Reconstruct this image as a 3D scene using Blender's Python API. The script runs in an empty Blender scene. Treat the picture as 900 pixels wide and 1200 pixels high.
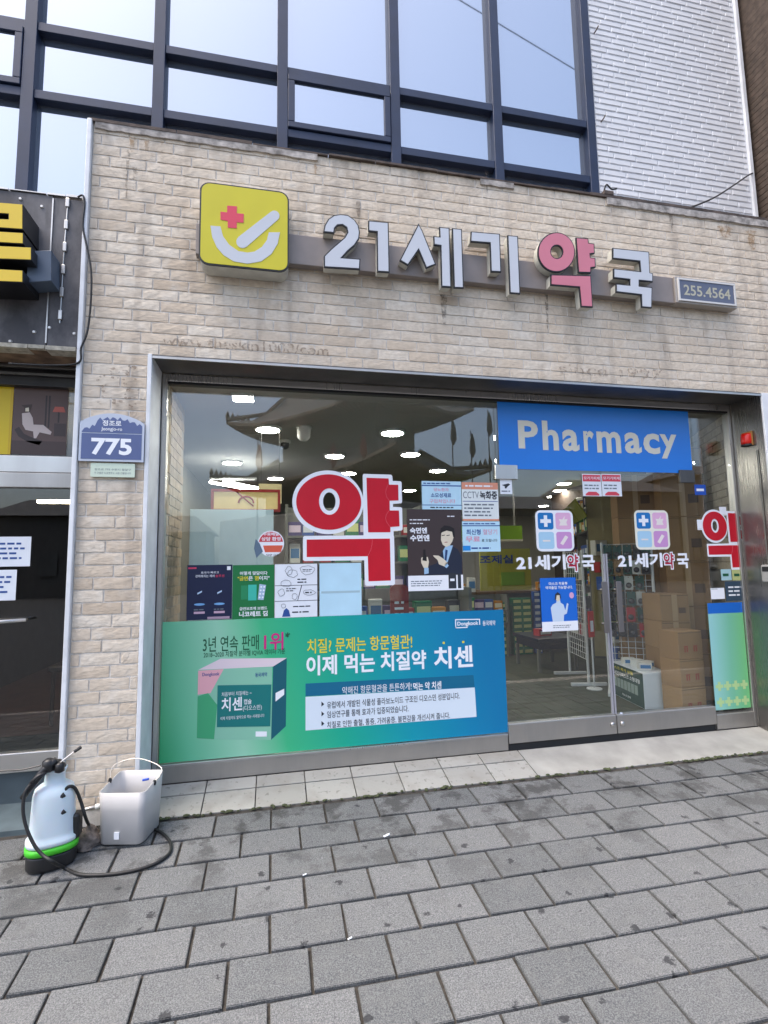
import bpy, bmesh, math, random
from mathutils import Vector, Matrix
random.seed(7)
SC = bpy.context.scene
COL = SC.collection

# ------------------------------------------------------------------ camera
F_PX, IMG_W, IMG_H = 606.44, 900, 1200
YAW, PITCH, ROLL = map(math.radians, (12.079, 5.898, -0.979))
CAM = Vector((0, -3.1, 1.302))
FWD = Vector((math.sin(YAW)*math.cos(PITCH), math.cos(YAW)*math.cos(PITCH), math.sin(PITCH)))
_r = Vector((math.cos(YAW), -math.sin(YAW), 0)); _u = _r.cross(FWD)
RT = _r*math.cos(ROLL) + _u*math.sin(ROLL)
UP = -_r*math.sin(ROLL) + _u*math.cos(ROLL)
cd = bpy.data.cameras.new('camera'); cam = bpy.data.objects.new('camera', cd); COL.objects.link(cam)
cd.sensor_fit = 'VERTICAL'; cd.sensor_height = 24; cd.lens = 24*F_PX/IMG_H
cd.clip_start = .05; cd.clip_end = 2000
cam.matrix_world = Matrix((( RT.x, UP.x, -FWD.x, CAM.x), (RT.y, UP.y, -FWD.y, CAM.y), (RT.z, UP.z, -FWD.z, CAM.z), (0,0,0,1)))
SC.camera = cam

# ------------------------------------------------------------------ sky, sun, exposure
SUN_EL, SUN_AZ = math.radians(66), math.radians(262)      # azimuth clockwise from +y: the sun stands behind the camera, hazed
w = bpy.data.worlds.new('World'); SC.world = w; w.use_nodes = True
nt = w.node_tree
sky = nt.nodes.new('ShaderNodeTexSky'); sky.sky_type = 'NISHITA'; sky.sun_disc = False
sky.sun_elevation = SUN_EL; sky.sun_rotation = SUN_AZ
sky.air_density = 1.0; sky.dust_density = 5.0; sky.ozone_density = 1.0
bg = nt.nodes['Background']; bg.inputs[1].default_value = .15
nt.links.new(sky.outputs[0], bg.inputs[0])
sd = bpy.data.lights.new('sun', 'SUN'); sd.energy = .5; sd.angle = math.radians(30); sd.color = (1, .96, .9)
so = bpy.data.objects.new('sun', sd); COL.objects.link(so)
sdir = Vector((math.sin(SUN_AZ)*math.cos(SUN_EL), math.cos(SUN_AZ)*math.cos(SUN_EL), math.sin(SUN_EL)))
so.rotation_euler = sdir.to_track_quat('Z', 'Y').to_euler()
vs = SC.view_settings
SC.display_settings.display_device = 'sRGB'
vs.view_transform = 'Standard'; vs.look = 'None'; vs.gamma = 1; vs.use_curve_mapping = False
vs.exposure = 1.7
SC.cycles.use_denoising = True
SC.cycles.max_bounces = 10; SC.cycles.transparent_max_bounces = 24
SC.cycles.sample_clamp_indirect = 6

# ------------------------------------------------------------------ helpers: rays to planes of the place
def ray(px, py): return FWD + RT*((px-450)/F_PX) - UP*((py-600)/F_PX)
def P(px, py, y):
    d = ray(px, py); return CAM + d*((y-CAM.y)/d.y)
def PZ(px, py, z):
    d = ray(px, py); return CAM + d*((z-CAM.z)/d.z)
SL = .069                                                   # the pavement rises towards the shop
def PG(px, py):
    d = ray(px, py); return CAM + d*((SL*CAM.y-CAM.z)/(d.z-SL*d.y))
def gz(y): return SL*min(y, -.03)
def RECT(x0, y0, x1, y1, y):
    a, b, c, d = P(x0,y0,y), P(x1,y0,y), P(x0,y1,y), P(x1,y1,y)
    return (a.x+c.x)/2, (b.x+d.x)/2, (c.z+d.z)/2, (a.z+b.z)/2   # x0 x1 z0 z1

# ------------------------------------------------------------------ materials
def lin(c): return tuple(((v/255+.055)/1.055)**2.4 if v > 10 else v/255/12.92 for v in c)
def S(r, g, b, k=1.0): return tuple(min(1, v*k) for v in lin((r,g,b)))
MATS = {}
def M(name, col=(.5,.5,.5), rough=.6, metal=0., var=0., vscale=8., bump=0., bscale=60., rand=0., spec=.5, vdetail=5, emit=None, alpha=None):
    if name in MATS: return MATS[name]
    m = bpy.data.materials.new(name); m.use_nodes = True; MATS[name] = m
    n, l = m.node_tree.nodes, m.node_tree.links
    b = n['Principled BSDF']
    b.inputs['Base Color'].default_value = (*col, 1); b.inputs['Roughness'].default_value = rough
    b.inputs['Metallic'].default_value = metal; b.inputs['Specular IOR Level'].default_value = spec
    if emit: b.inputs['Emission Color'].default_value = (*emit[0], 1); b.inputs['Emission Strength'].default_value = emit[1]
    out = None
    if var or bump or rand:
        g = n.new('ShaderNodeNewGeometry')
    if var:
        t = n.new('ShaderNodeTexNoise'); t.inputs['Scale'].default_value = vscale; t.inputs['Detail'].default_value = vdetail
        l.new(g.outputs['Position'], t.inputs['Vector'])
        mr = n.new('ShaderNodeMapRange'); mr.inputs[1].default_value = .3; mr.inputs[2].default_value = .7
        mr.inputs[3].default_value = 1-var; mr.inputs[4].default_value = 1+var
        l.new(t.outputs['Fac'], mr.inputs[0]); out = mr.outputs[0]
    if rand:
        oi = n.new('ShaderNodeObjectInfo')
        mr = n.new('ShaderNodeMapRange'); mr.inputs[3].default_value = 1-rand; mr.inputs[4].default_value = 1+rand
        l.new(oi.outputs['Random'], mr.inputs[0])
        if out is None: out = mr.outputs[0]
        else:
            mu = n.new('ShaderNodeMath'); mu.operation = 'MULTIPLY'; l.new(out, mu.inputs[0]); l.new(mr.outputs[0], mu.inputs[1]); out = mu.outputs[0]
    if out is not None:
        vm = n.new('ShaderNodeVectorMath'); vm.operation = 'SCALE'; vm.inputs[0].default_value = col
        l.new(out, vm.inputs['Scale']); l.new(vm.outputs[0], b.inputs['Base Color'])
    if bump:
        t = n.new('ShaderNodeTexNoise'); t.inputs['Scale'].default_value = bscale; t.inputs['Detail'].default_value = 4
        l.new(g.outputs['Position'], t.inputs['Vector'])
        bp = n.new('ShaderNodeBump'); bp.inputs['Strength'].default_value = bump; bp.inputs['Distance'].default_value = .004
        l.new(t.outputs['Fac'], bp.inputs['Height']); l.new(bp.outputs[0], b.inputs['Normal'])
    return m

class NB:                                                   # small node-graph builder
    def __init__(s, name):
        s.m = bpy.data.materials.new(name); s.m.use_nodes = True; MATS[name] = s.m
        s.n, s.l = s.m.node_tree.nodes, s.m.node_tree.links; s.b = s.n['Principled BSDF']
        s.pos = s.n.new('ShaderNodeNewGeometry').outputs['Position']
    def lk(s, a, b): s.l.new(a, b)
    def val(s, sock, v):
        if hasattr(v, 'links'): s.l.new(v, sock)
        else: sock.default_value = v
    def math(s, op, a, b=0., clamp=False):
        k = s.n.new('ShaderNodeMath'); k.operation = op; k.use_clamp = clamp; s.val(k.inputs[0], a); s.val(k.inputs[1], b); return k.outputs[0]
    def noise(s, scale, detail=5, stretch=None, rough=.5):
        k = s.n.new('ShaderNodeTexNoise'); k.inputs['Scale'].default_value = scale; k.inputs['Detail'].default_value = detail; k.inputs['Roughness'].default_value = rough
        v = s.pos
        if stretch:
            vm = s.n.new('ShaderNodeVectorMath'); vm.operation = 'MULTIPLY'; vm.inputs[1].default_value = stretch; s.lk(s.pos, vm.inputs[0]); v = vm.outputs[0]
        s.lk(v, k.inputs['Vector']); return k.outputs['Fac']
    def vor(s, scale):
        k = s.n.new('ShaderNodeTexVoronoi'); k.voronoi_dimensions = '2D'; k.inputs['Scale'].default_value = scale; s.lk(s.pos, k.inputs['Vector']); return k.outputs['Distance'], k.outputs['Color']
    def rng(s, v, a, b, c=0., d=1.):
        k = s.n.new('ShaderNodeMapRange'); s.val(k.inputs[0], v)
        for i, q in enumerate((a, b, c, d)): k.inputs[i+1].default_value = q
        return k.outputs[0]
    def mix(s, f, a, b, mode='MIX'):
        k = s.n.new('ShaderNodeMix'); k.data_type = 'RGBA'; k.blend_type = mode; s.val(k.inputs[0], f)
        for i, q in ((6, a), (7, b)):
            if hasattr(q, 'links'): s.l.new(q, k.inputs[i])
            else: k.inputs[i].default_value = (*q, 1)
        return k.outputs[2]
    def sep(s, v=None):
        k = s.n.new('ShaderNodeSeparateXYZ'); s.lk(v or s.pos, k.inputs[0]); return k.outputs
    def rand(s): return s.n.new('ShaderNodeObjectInfo').outputs['Random']
    def bump(s, h, strength, dist=.004):
        k = s.n.new('ShaderNodeBump'); k.inputs['Strength'].default_value = strength; k.inputs['Distance'].default_value = dist
        s.lk(h, k.inputs['Height']); s.lk(k.outputs[0], s.b.inputs['Normal'])
    def color(s, c): s.val(s.b.inputs['Base Color'], c if hasattr(c, 'links') else (*c, 1))

# beige split-face brick with streaks of weather
def brick_material(name, c0, c1, streak, rand_name=True):
    q = NB(name); r = q.rand() if rand_name else q.noise(4.0, 0)
    c = q.mix(r, c0, c1); c = q.mix(q.rng(q.math('FRACT', q.math('MULTIPLY', r, 17.3)), .80, 1, 0, .42), c, (.40, .31, .22))
    c = q.mix(q.rng(q.noise(38, 6), .35, .7, 0, .5), c, tuple(v*.74 for v in c0))
    c = q.mix(q.rng(q.noise(9, 4), .52, .75, 0, .55), c, (.71, .665, .585))         # lime bloom
    st = q.math('MULTIPLY', q.rng(q.noise(2.2, 6, (3.2, 3.2, .35)), .55, .72), streak)
    c = q.mix(st, c, (.25, .20, .155))
    z = q.sep()[2]
    top = q.math('MULTIPLY', q.rng(z, 3.62, 3.95), q.rng(q.noise(5, 6, (2, 2, .7)), .5, .7))
    c = q.mix(q.math('MULTIPLY', top, .7), c, (.2, .165, .13))
    q.color(c); q.b.inputs['Roughness'].default_value = .9
    q.bump(q.noise(48, 6, (.7, 1, 1.8)), .55, .005)
    return q.m
BRICK = brick_material('beige_brick', (.61, .505, .385), (.73, .65, .535), .6)
BRICKFAR = brick_material('beige_brick_far', (.61, .505, .385), (.73, .65, .535), .6, False)
MORTAR = M('mortar', (.65, .615, .56), .95, var=.18, vscale=14, bump=.6, bscale=120)
WTILE = M('white_wall_tile', (.70, .71, .73), .75, var=.05, vscale=5, bump=.12, bscale=25, rand=.03, spec=.3)
WGROUT = M('white_grout', (.60, .61, .63), .8, var=.1, vscale=20)
CEMENT = M('grey_cement', (.36, .33, .30), .95, var=.5, vscale=22, bump=.9, bscale=70)
FLASH = M('dark_flashing', (.075, .055, .045), .8, var=.5, vscale=15, bump=.6)
NAVY = M('blue_grey_frame_paint', S(30,46,76,.8), .5, var=.15, vscale=6, bump=.05)
WTRIM = M('white_painted_trim', S(218,220,222,1.0), .5, var=.10, vscale=9, bump=.15)
def steel(name, col, rough, dirt=.25):
    q = NB(name); n1 = q.noise(3, 5, (1, 1, .5)); n2 = q.noise(160, 2, (1, 1, .03))
    q.color(q.mix(q.rng(n1, .4, .7, 0, dirt), col, tuple(v*.45 for v in col)))
    q.b.inputs['Metallic'].default_value = .92
    q.lk(q.math('ADD', q.rng(n1, .3, .7, rough-.06, rough+.12), q.rng(n2, .3, .7, 0, .1)), q.b.inputs['Roughness'])
    q.bump(n2, .03, .001); return q.m
STEEL = steel('brushed_stainless', (.60, .585, .56), .26)
STEEL2 = steel('dull_stainless', (.52, .50, .47), .36, .4)
DSTEEL = steel('dark_steel', (.16, .155, .15), .38, .5)
BLACKP = M('black_plastic', (.014, .014, .015), .42, bump=.06)
BLACK = M('black_edge', (.012, .012, .014), .5)
RUBBER = M('black_rubber', (.012, .012, .012), .55)
WHITEF = M('white_acrylic', S(226,230,236,.70), .3, var=.03, vscale=5)
CREAMS = M('cream_letter_side', S(196,194,182,.9), .5, var=.12, vscale=16)
PINK = M('faded_pink_acrylic', S(205,120,134,.95), .3, var=.04, vscale=6)
YELG = M('yellow_acrylic', S(214,202,20,.85), .3, var=.04, vscale=6)
CROSSR = M('red_acrylic', S(216,62,84,.95), .3)
RAIL = M('grey_brown_sign_rail', S(142,132,126,.85), .45, var=.10, vscale=7)
PAPER = M('white_paper', S(232,236,242,.95), .6, var=.03, vscale=10)
PAPERB = M('pale_blue_paper', S(188,224,240,.95), .6, var=.04, vscale=10)
INKD = M('dark_ink', (.02, .025, .035), .6)
def FLATM(name, rgb, rough=.45, k=.92): return M('print_'+name, S(*rgb, k), rough)
WPRINT = FLATM('white', (244,246,250)); REDV = M('red_vinyl', S(200,18,42,.95), .32, var=.04, vscale=12)
WVINYL = M('white_vinyl', S(240,242,247,.95), .35)
BLUEINK = FLATM('blue_ink', (40,80,150)); PINKINK = FLATM('pink_ink', (228,150,175)); GREYINK = FLATM('grey_ink', (110,120,130))
YELINK = FLATM('yellow_ink', (235,215,60)); GREENINK = FLATM('green_ink', (20,90,60)); MAGINK = FLATM('magenta_ink', (205,40,130))
# glass: mirror part grows with the angle, the rest is clear
def glass(name, f0, tint, dirt=0.):
    m = bpy.data.materials.new(name); m.use_nodes = True; n, l = m.node_tree.nodes, m.node_tree.links
    n.remove(n['Principled BSDF'])
    g = n.new('ShaderNodeNewGeometry'); d = n.new('ShaderNodeVectorMath'); d.operation = 'DOT_PRODUCT'
    l.new(g.outputs['Normal'], d.inputs[0]); l.new(g.outputs['Incoming'], d.inputs[1])
    def mt(op, a, b):
        k = n.new('ShaderNodeMath'); k.operation = op
        for i, v in enumerate((a, b)):
            if hasattr(v, 'links'): l.new(v, k.inputs[i])
            elif v is not None: k.inputs[i].default_value = v
        return k.outputs[0]
    a = mt('ABSOLUTE', d.outputs['Value'], None); f = mt('POWER', mt('SUBTRACT', 1., a), 5.)
    f = mt('ADD', mt('MULTIPLY', f, 1-f0), f0)
    tr = n.new('ShaderNodeBsdfTransparent'); tr.inputs[0].default_value = (*tint, 1)
    gl = n.new('ShaderNodeBsdfGlossy'); gl.inputs['Roughness'].default_value = .0; gl.inputs[0].default_value = (1, 1, 1, 1)
    mx = n.new('ShaderNodeMixShader'); l.new(f, mx.inputs[0]); l.new(tr.outputs[0], mx.inputs[1]); l.new(gl.outputs[0], mx.inputs[2])
    l.new(mx.outputs[0], n['Material Output'].inputs[0]); MATS[name] = m; return m
GLASS = glass('shop_glass', .075, (.965, .985, .975))
NGLASS = glass('tinted_shop_glass', .06, (.78, .80, .80))
def mirror_glass():
    q = NB('reflective_window_glass'); q.n.remove(q.b)
    df = q.n.new('ShaderNodeBsdfDiffuse'); df.inputs[0].default_value = (.10, .13, .18, 1)
    gl = q.n.new('ShaderNodeBsdfGlossy'); gl.inputs[0].default_value = (.97, .985, 1, 1); gl.inputs['Roughness'].default_value = .02
    mx = q.n.new('ShaderNodeMixShader'); mx.inputs[0].default_value = .47
    q.lk(df.outputs[0], mx.inputs[1]); q.lk(gl.outputs[0], mx.inputs[2]); q.lk(mx.outputs[0], q.n['Material Output'].inputs[0]); return q.m
WINGLASS = mirror_glass()
def paver_material(name, rnd):
    q = NB(name); r = q.rand() if rnd else q.noise(3, 0)
    c = q.mix(r, (.094, .102, .105), (.162, .168, .170))
    c = q.mix(q.rng(q.noise(230, 3), .38, .64), q.mix(.6, c, (.03, .033, .036)), q.mix(.3, c, (.26, .26, .25)))
    c = q.mix(q.rng(q.noise(14, 6), .5, .75, 0, .35), c, (.145, .146, .140))
    yy = q.sep()[1]
    near = q.rng(yy, -.95, -.25, .10, 1)
    stain = q.math('MULTIPLY', q.rng(q.noise(4.2, 7, None, .70), .51, .585), near)
    c = q.mix(q.math('MULTIPLY', stain, .75), c, (.028, .028, .026))
    d, vc = q.vor(6.5); pick = q.math('GREATER_THAN', q.sep(vc)[0], .70); d = q.math('ADD', d, q.math('MULTIPLY', q.sep(vc)[1], .075))
    spot = q.math('MULTIPLY', q.rng(q.math('ADD', d, q.rng(q.noise(60, 3), .3, .7, -.07, .07)), .085, .13, 1, 0), pick)
    c = q.mix(q.math('MULTIPLY', spot, .85), c, (.016, .017, .02))
    q.color(c); q.b.inputs['Roughness'].default_value = .82
    q.bump(q.noise(210, 4), .7, .004); return q.m
PAVER = paver_material('granite_paver', True)
JOINT = M('dirty_joint_sand', (.042, .037, .031), .95, var=.5, vscale=30, bump=.9, bscale=150)
ASPH = M('asphalt', (.055, .055, .055), .9, var=.2, vscale=40, bump=.5)
TILEM = None
def tile_material():
    q = NB('cream_floor_tile'); c = q.mix(q.rand(), (.27, .265, .24), (.33, .325, .295))
    c = q.mix(q.rng(q.noise(7, 6), .48, .72, 0, .7), c, (.22, .205, .175))
    c = q.mix(q.rng(q.noise(34, 5), .6, .7, 0, .6), c, (.11, .10, .085))
    q.color(c); q.b.inputs['Roughness'].default_value = .6; q.bump(q.noise(50, 3), .15); return q.m
TILEM = tile_material()
def cardboard():
    q = NB('cardboard'); c = q.mix(q.rand(), (.25, .145, .06), (.34, .21, .095)); c = q.mix(q.rng(q.noise(6, 5), .4, .7, 0, .3), c, (.22, .135, .07))
    q.color(c); q.b.inputs['Roughness'].default_value = .85; q.bump(q.noise(90, 3, (1, 1, .05)), .12); return q.m
CARD = cardboard()
TAPE = M('packing_tape', (.42, .29, .16), .3)
def wood_floor():
    q = NB('vinyl_plank_floor'); c = q.mix(q.rand(), (.040, .052, .032), (.066, .076, .048))
    c = q.mix(q.rng(q.noise(9, 6, (3, .5, 1)), .35, .65, 0, .7), c, (.06, .054, .036)); q.color(c); q.b.inputs['Roughness'].default_value = .6; q.b.inputs['Specular IOR Level'].default_value = .15; return q.m
VINYL = wood_floor()
LAMP = M('lit_led_panel', (.9,.9,.9), .5, emit=((1, .95, .86), 32))
CEIL = M('off_white_ceiling', (.33, .325, .305), .8, var=.03, vscale=2)
WALLIN = M('cream_interior_wall', (.60, .57, .50), .8, var=.05, vscale=2)
WHITEM = M('white_powder_coat', S(220,222,220,.9), .4, bump=.03)
GREYM = M('grey_powder_coat', S(118,120,112,.7), .4)

# ------------------------------------------------------------------ mesh helpers
class MB:
    def __init__(s): s.v, s.f = [], []
    def box(s, x0, x1, y0, y1, z0, z1):
        b = len(s.v); s.v += [(x0,y0,z0),(x1,y0,z0),(x1,y1,z0),(x0,y1,z0),(x0,y0,z1),(x1,y0,z1),(x1,y1,z1),(x0,y1,z1)]
        s.f += [tuple(b+i for i in q) for q in ((0,3,2,1),(4,5,6,7),(0,1,5,4),(1,2,6,5),(2,3,7,6),(3,0,4,7))]; return s
    def obox(s, c, ax, ay, az, hx, hy, hz):                 # oriented box
        b = len(s.v); c = Vector(c); ax, ay, az = (Vector(k).normalized() for k in (ax, ay, az))
        for k in (-1, 1):
            for i, j in ((-1,-1),(1,-1),(1,1),(-1,1)): s.v.append(tuple(c+ax*i*hx+ay*j*hy+az*k*hz))
        s.f += [tuple(b+i for i in q) for q in ((0,3,2,1),(4,5,6,7),(0,1,5,4),(1,2,6,5),(2,3,7,6),(3,0,4,7))]; return s
    def tube(s, pts, r, n=8, caps=True):
        pts = [Vector(p) for p in pts]; b = len(s.v); rr = r if hasattr(r, '__len__') else [r]*len(pts)
        prev = None
        for i, p in enumerate(pts):
            t = (pts[min(i+1, len(pts)-1)] - pts[max(i-1, 0)]).normalized()
            a = prev - t*prev.dot(t) if prev is not None else t.orthogonal()
            if a.length < 1e-6: a = t.orthogonal()
            a.normalize(); prev = a; c = t.cross(a)
            for k in range(n):
                q = 2*math.pi*k/n; s.v.append(tuple(p + (a*math.cos(q)+c*math.sin(q))*rr[i]))
        for i in range(len(pts)-1):
            for k in range(n):
                s.f.append((b+i*n+k, b+i*n+(k+1)%n, b+(i+1)*n+(k+1)%n, b+(i+1)*n+k))
        if caps: s.f.append(tuple(b+k for k in reversed(range(n)))); s.f.append(tuple(b+(len(pts)-1)*n+k for k in range(n)))
        return s
    def lathe(s, c, prof, n=20, axis='z', sx=1, sy=1):      # prof: (radius, height)
        b = len(s.v); c = Vector(c)
        for r, h in prof:
            for k in range(n):
                q = 2*math.pi*k/n; u, v = r*math.cos(q)*sx, r*math.sin(q)*sy
                s.v.append(tuple(c + (Vector((u, v, h)) if axis == 'z' else Vector((u, -h, v)))))
        for i in range(len(prof)-1):
            for k in range(n): s.f.append((b+i*n+k, b+i*n+(k+1)%n, b+(i+1)*n+(k+1)%n, b+(i+1)*n+k))
        s.f.append(tuple(b+k for k in reversed(range(n)))); s.f.append(tuple(b+(len(prof)-1)*n+k for k in range(n)))
        return s
    def prism(s, poly, y0, y1, holes=()):                   # poly of (x,z), front at y0 (towards the street)
        bm = bmesh.new(); es = []
        for pl in (poly, *holes):
            vv = [bm.verts.new((x, y0, z)) for x, z in pl]
            es += [bm.edges.new((vv[i], vv[(i+1) % len(vv)])) for i in range(len(vv))]
        r = bmesh.ops.triangle_fill(bm, use_beauty=True, use_dissolve=False, edges=es, normal=(0,-1,0))
        fs = [g for g in r['geom'] if isinstance(g, bmesh.types.BMFace)]
        for fc in fs:
            fc.normal_update()
            if fc.normal.y > 0: fc.normal_flip()
        if y1 is not None and abs(y1-y0) > 1e-9:
            e = bmesh.ops.extrude_face_region(bm, geom=fs)
            for g in e['geom']:
                if isinstance(g, bmesh.types.BMVert): g.co.y = y1
            bmesh.ops.recalc_face_normals(bm, faces=bm.faces)
        b = len(s.v); bm.verts.index_update(); s.v += [tuple(q.co) for q in bm.verts]; s.f += [tuple(b+q.index for q in fc.verts) for fc in bm.faces]; bm.free(); return s
    def quad(s, *p):
        b = len(s.v); s.v += [tuple(q) for q in p]; s.f.append(tuple(range(b, b+len(p)))); return s
    def mesh(s, name, mat, smooth=False):
        me = bpy.data.meshes.new(name); me.from_pydata(s.v, [], s.f); me.materials.append(mat)
        if smooth: me.polygons.foreach_set('use_smooth', [True]*len(me.polygons))
        me.update(); return me
    def build(s, name, mat, parent=None, smooth=False, bevel=0, seg=2):
        o = bpy.data.objects.new(name, s.mesh(name, mat, smooth)); COL.objects.link(o); put(o, parent)
        if bevel:
            md = o.modifiers.new('bevel', 'BEVEL'); md.width = bevel; md.segments = seg; md.limit_method = 'ANGLE'
        return o
def put(o, parent):
    if parent is not None:
        o.parent = parent
        if parent.type == 'EMPTY': o.matrix_parent_inverse = Matrix.Translation(parent.location).inverted()
def tag(o, label, cat=None, group=None, kind=None):
    if label: o['label'] = label
    if cat: o['category'] = cat
    if group: o['group'] = group
    if kind: o['kind'] = kind
    return o
def thing(name, label, cat, loc=(0,0,0), group=None):
    o = bpy.data.objects.new(name, None); COL.objects.link(o); o.location = loc; o.empty_display_size = .05
    return tag(o, label, cat, group)
def copy_tree(o, off=(0,0,0), label=None, group=None, rotz=0, scale=None):
    c = o.copy(); COL.objects.link(c)
    def kids(src, dst):
        for ch in src.children:
            k = ch.copy(); COL.objects.link(k); k.parent = dst; k.matrix_parent_inverse = ch.matrix_parent_inverse.copy(); kids(ch, k)
    kids(o, c)
    c.location = Vector(off)
    if rotz: c.rotation_euler.z = rotz
    if scale: c.scale = scale
    if label: c['label'] = label
    if group: c['group'] = group
    return c
def inset(poly, d):                                         # mitred inset of a polygon (either winding)
    n = len(poly); area = sum(poly[i][0]*poly[(i+1)%n][1]-poly[(i+1)%n][0]*poly[i][1] for i in range(n)); sg = 1 if area > 0 else -1
    out = []
    for i in range(n):
        p0, p1, p2 = Vector(poly[i-1]), Vector(poly[i]), Vector(poly[(i+1)%n])
        e1, e2 = (p1-p0).normalized(), (p2-p1).normalized()
        n1, n2 = Vector((-e1.y, e1.x))*sg, Vector((-e2.y, e2.x))*sg
        m = (n1+n2); k = max(.35, 1+n1.dot(n2)); out.append(tuple(p1 + m*(d/k)))
    return out
def ell(cx, cz, rx, rz, n=40): return [(cx+rx*math.cos(2*math.pi*i/n), cz+rz*math.sin(2*math.pi*i/n)) for i in range(n)]
def rrect(x0, x1, z0, z1, r, n=5):
    o = []
    for cx, cz, a0 in ((x1-r, z1-r, 0), (x0+r, z1-r, 90), (x0+r, z0+r, 180), (x1-r, z0+r, 270)):
        for i in range(n+1):
            a = math.radians(a0+90*i/n); o.append((cx+r*math.cos(a), cz+r*math.sin(a)))
    return o
def PP(pts, y, ox=0, oy=0, k=1.): return [(lambda q: (q.x, q.z))(P(ox+x/k, oy+z/k, y)) for x, z in pts]
TEXTS = []                                                  # lettering is laid out in one go at the end (flush_text)
def text(body, mat, parent, x0, x1, z0, z1, y, bold=.0, name='lettering', fit=False, skew=0.):
    def place(v, a, b, c, d):
        sx, sz = (x1-x0)/(b-a), (z1-z0)/(d-c); ox = x0
        if fit: sx = min(sx, sz); ox = (x0+x1)/2 - sx*(b-a)/2
        return [(ox+(q[0]-a)*sx, y, z0+(q[1]-c)*sz + skew*(q[0]-a)*sx) for q in v]
    o = bpy.data.objects.new(name, bpy.data.meshes.new(name)); COL.objects.link(o); put(o, parent); o.data.materials.append(mat)
    TEXTS.append((body, bold, o, place)); return o
def flush_text():
    cu = bpy.data.curves.new('lettering_source', 'FONT'); cu.resolution_u = 3; cu.space_line = 4; ob = bpy.data.objects.new('lettering_source', cu)
    for bold in sorted({t[1] for t in TEXTS}):
        todo = [t for t in TEXTS if t[1] == bold]; bodies = list(dict.fromkeys(t[0] for t in todo))
        cu.offset = bold; cu.body = '\n'.join(bodies); me = ob.to_mesh()
        co = [tuple(v.co) for v in me.vertices]; fs = [tuple(p.vertices) for p in me.polygons]; ob.to_mesh_clear()
        order = sorted(range(len(co)), key=lambda i: -co[i][1]); line = {}; k = 0; last = co[order[0]][1]
        for i in order:
            if last-co[i][1] > 1.2: k += 1
            line[i] = k; last = co[i][1]
        geo = {}
        for j, bd in enumerate(bodies):
            idx = [i for i in range(len(co)) if line[i] == j]; mp = {i: n for n, i in enumerate(idx)}
            vs_ = [co[i] for i in idx]; geo[bd] = (vs_, [tuple(mp[i] for i in f) for f in fs if line[f[0]] == j], min(v[0] for v in vs_), max(v[0] for v in vs_), min(v[1] for v in vs_), max(v[1] for v in vs_))
        for bd, _, o, place in todo:
            v, f, a, b, c, d = geo[bd]; o.data.from_pydata(place(v, a, b, c, d), [], f); o.data.update()
    bpy.data.objects.remove(ob); bpy.data.curves.remove(cu)

# ------------------------------------------------------------------ the pavement, road, doorstep
rd = MB(); rd.quad((-90,-2.6,-.30), (90,-2.6,-.30), (90,-120,-.30), (-90,-120,-.30)); rd.f[-1] = rd.f[-1][::-1]
tag(rd.build('road', ASPH), 'dark asphalt road in front of the pharmacy', None, None, 'structure')
pv = MB(); Y0 = -.03
pv.quad((-14, Y0+.01, gz(Y0)-.012), (14, Y0+.01, gz(Y0)-.012), (14, -2.45, gz(-2.45)-.012), (-14, -2.45, gz(-2.45)-.012)); pv.f[-1] = pv.f[-1][::-1]
pave = tag(pv.build('pavement', JOINT), 'grey granite paving in front of the pharmacy', None, None, 'structure')
kb = MB().box(-14, 14, -2.6, -2.452, -.42, gz(-2.45)-.006)
tag(kb.build('kerb', CEMENT, None, bevel=.012), 'grey concrete kerb along the pavement', None, None, 'structure')
PX, PY, GAP = .2822, .1945, .011
def paver_mesh(i):
    rnd = random.Random(100+i); bm = bmesh.new(); bmesh.ops.create_cube(bm, size=1)
    for v in bm.verts:
        v.co.x *= PX-GAP; v.co.y *= PY-GAP; v.co.z = v.co.z*.04-.02
        v.co.x += rnd.uniform(-.002, .002); v.co.y += rnd.uniform(-.002, .002)
        if v.co.z > -.02: v.co.z += rnd.uniform(-.0012, .0012)
    bmesh.ops.bevel(bm, geom=[e for e in bm.edges if all(v.co.z > -.02 for v in e.verts)], offset=.0024, segments=2, affect='EDGES')
    me = bpy.data.meshes.new('paver'); bm.to_mesh(me); bm.free(); me.materials.append(PAVER); return me
pms = [paver_mesh(i) for i in range(8)]
tilt = math.atan(SL)
ys = [-.85 + PY*k for k in range(5)]
row = 0; cells = []
k = 4
while True:
    yt = -.85 + PY*k; yb = yt - PY
    if yb < -2.45: break
    off = .275 if (k % 2 == 0) else .417
    xi = off - PX*5
    y1 = min(yt, Y0-.004)
    if k == 4 and y1-yb < .04: k -= 1; continue
    for c in range(-1, 22):
        x0 = off - PX*6 + PX*c
        xc, yc = x0+PX/2, (y1+yb)/2
        cells.append((xc, yc, (y1-yb)/PY))
    k -= 1
cells.sort(key=lambda c: (Vector((c[0], c[1], 0))-Vector((.6, -1.6, 0))).length)
for i, (xc, yc, sy) in enumerate(cells[:300]):
    o = bpy.data.objects.new('paver', random.choice(pms)); COL.objects.link(o); o.parent = pave
    o.location = (xc, yc, gz(yc) + random.uniform(-.0015, .0015)); o.rotation_euler = (tilt+random.uniform(-.006, .006), random.uniform(-.005, .005), random.uniform(-.006, .006))
    if sy < .99: o.scale.y = (PY*sy-GAP)/(PY-GAP)
rest = MB()
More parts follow.
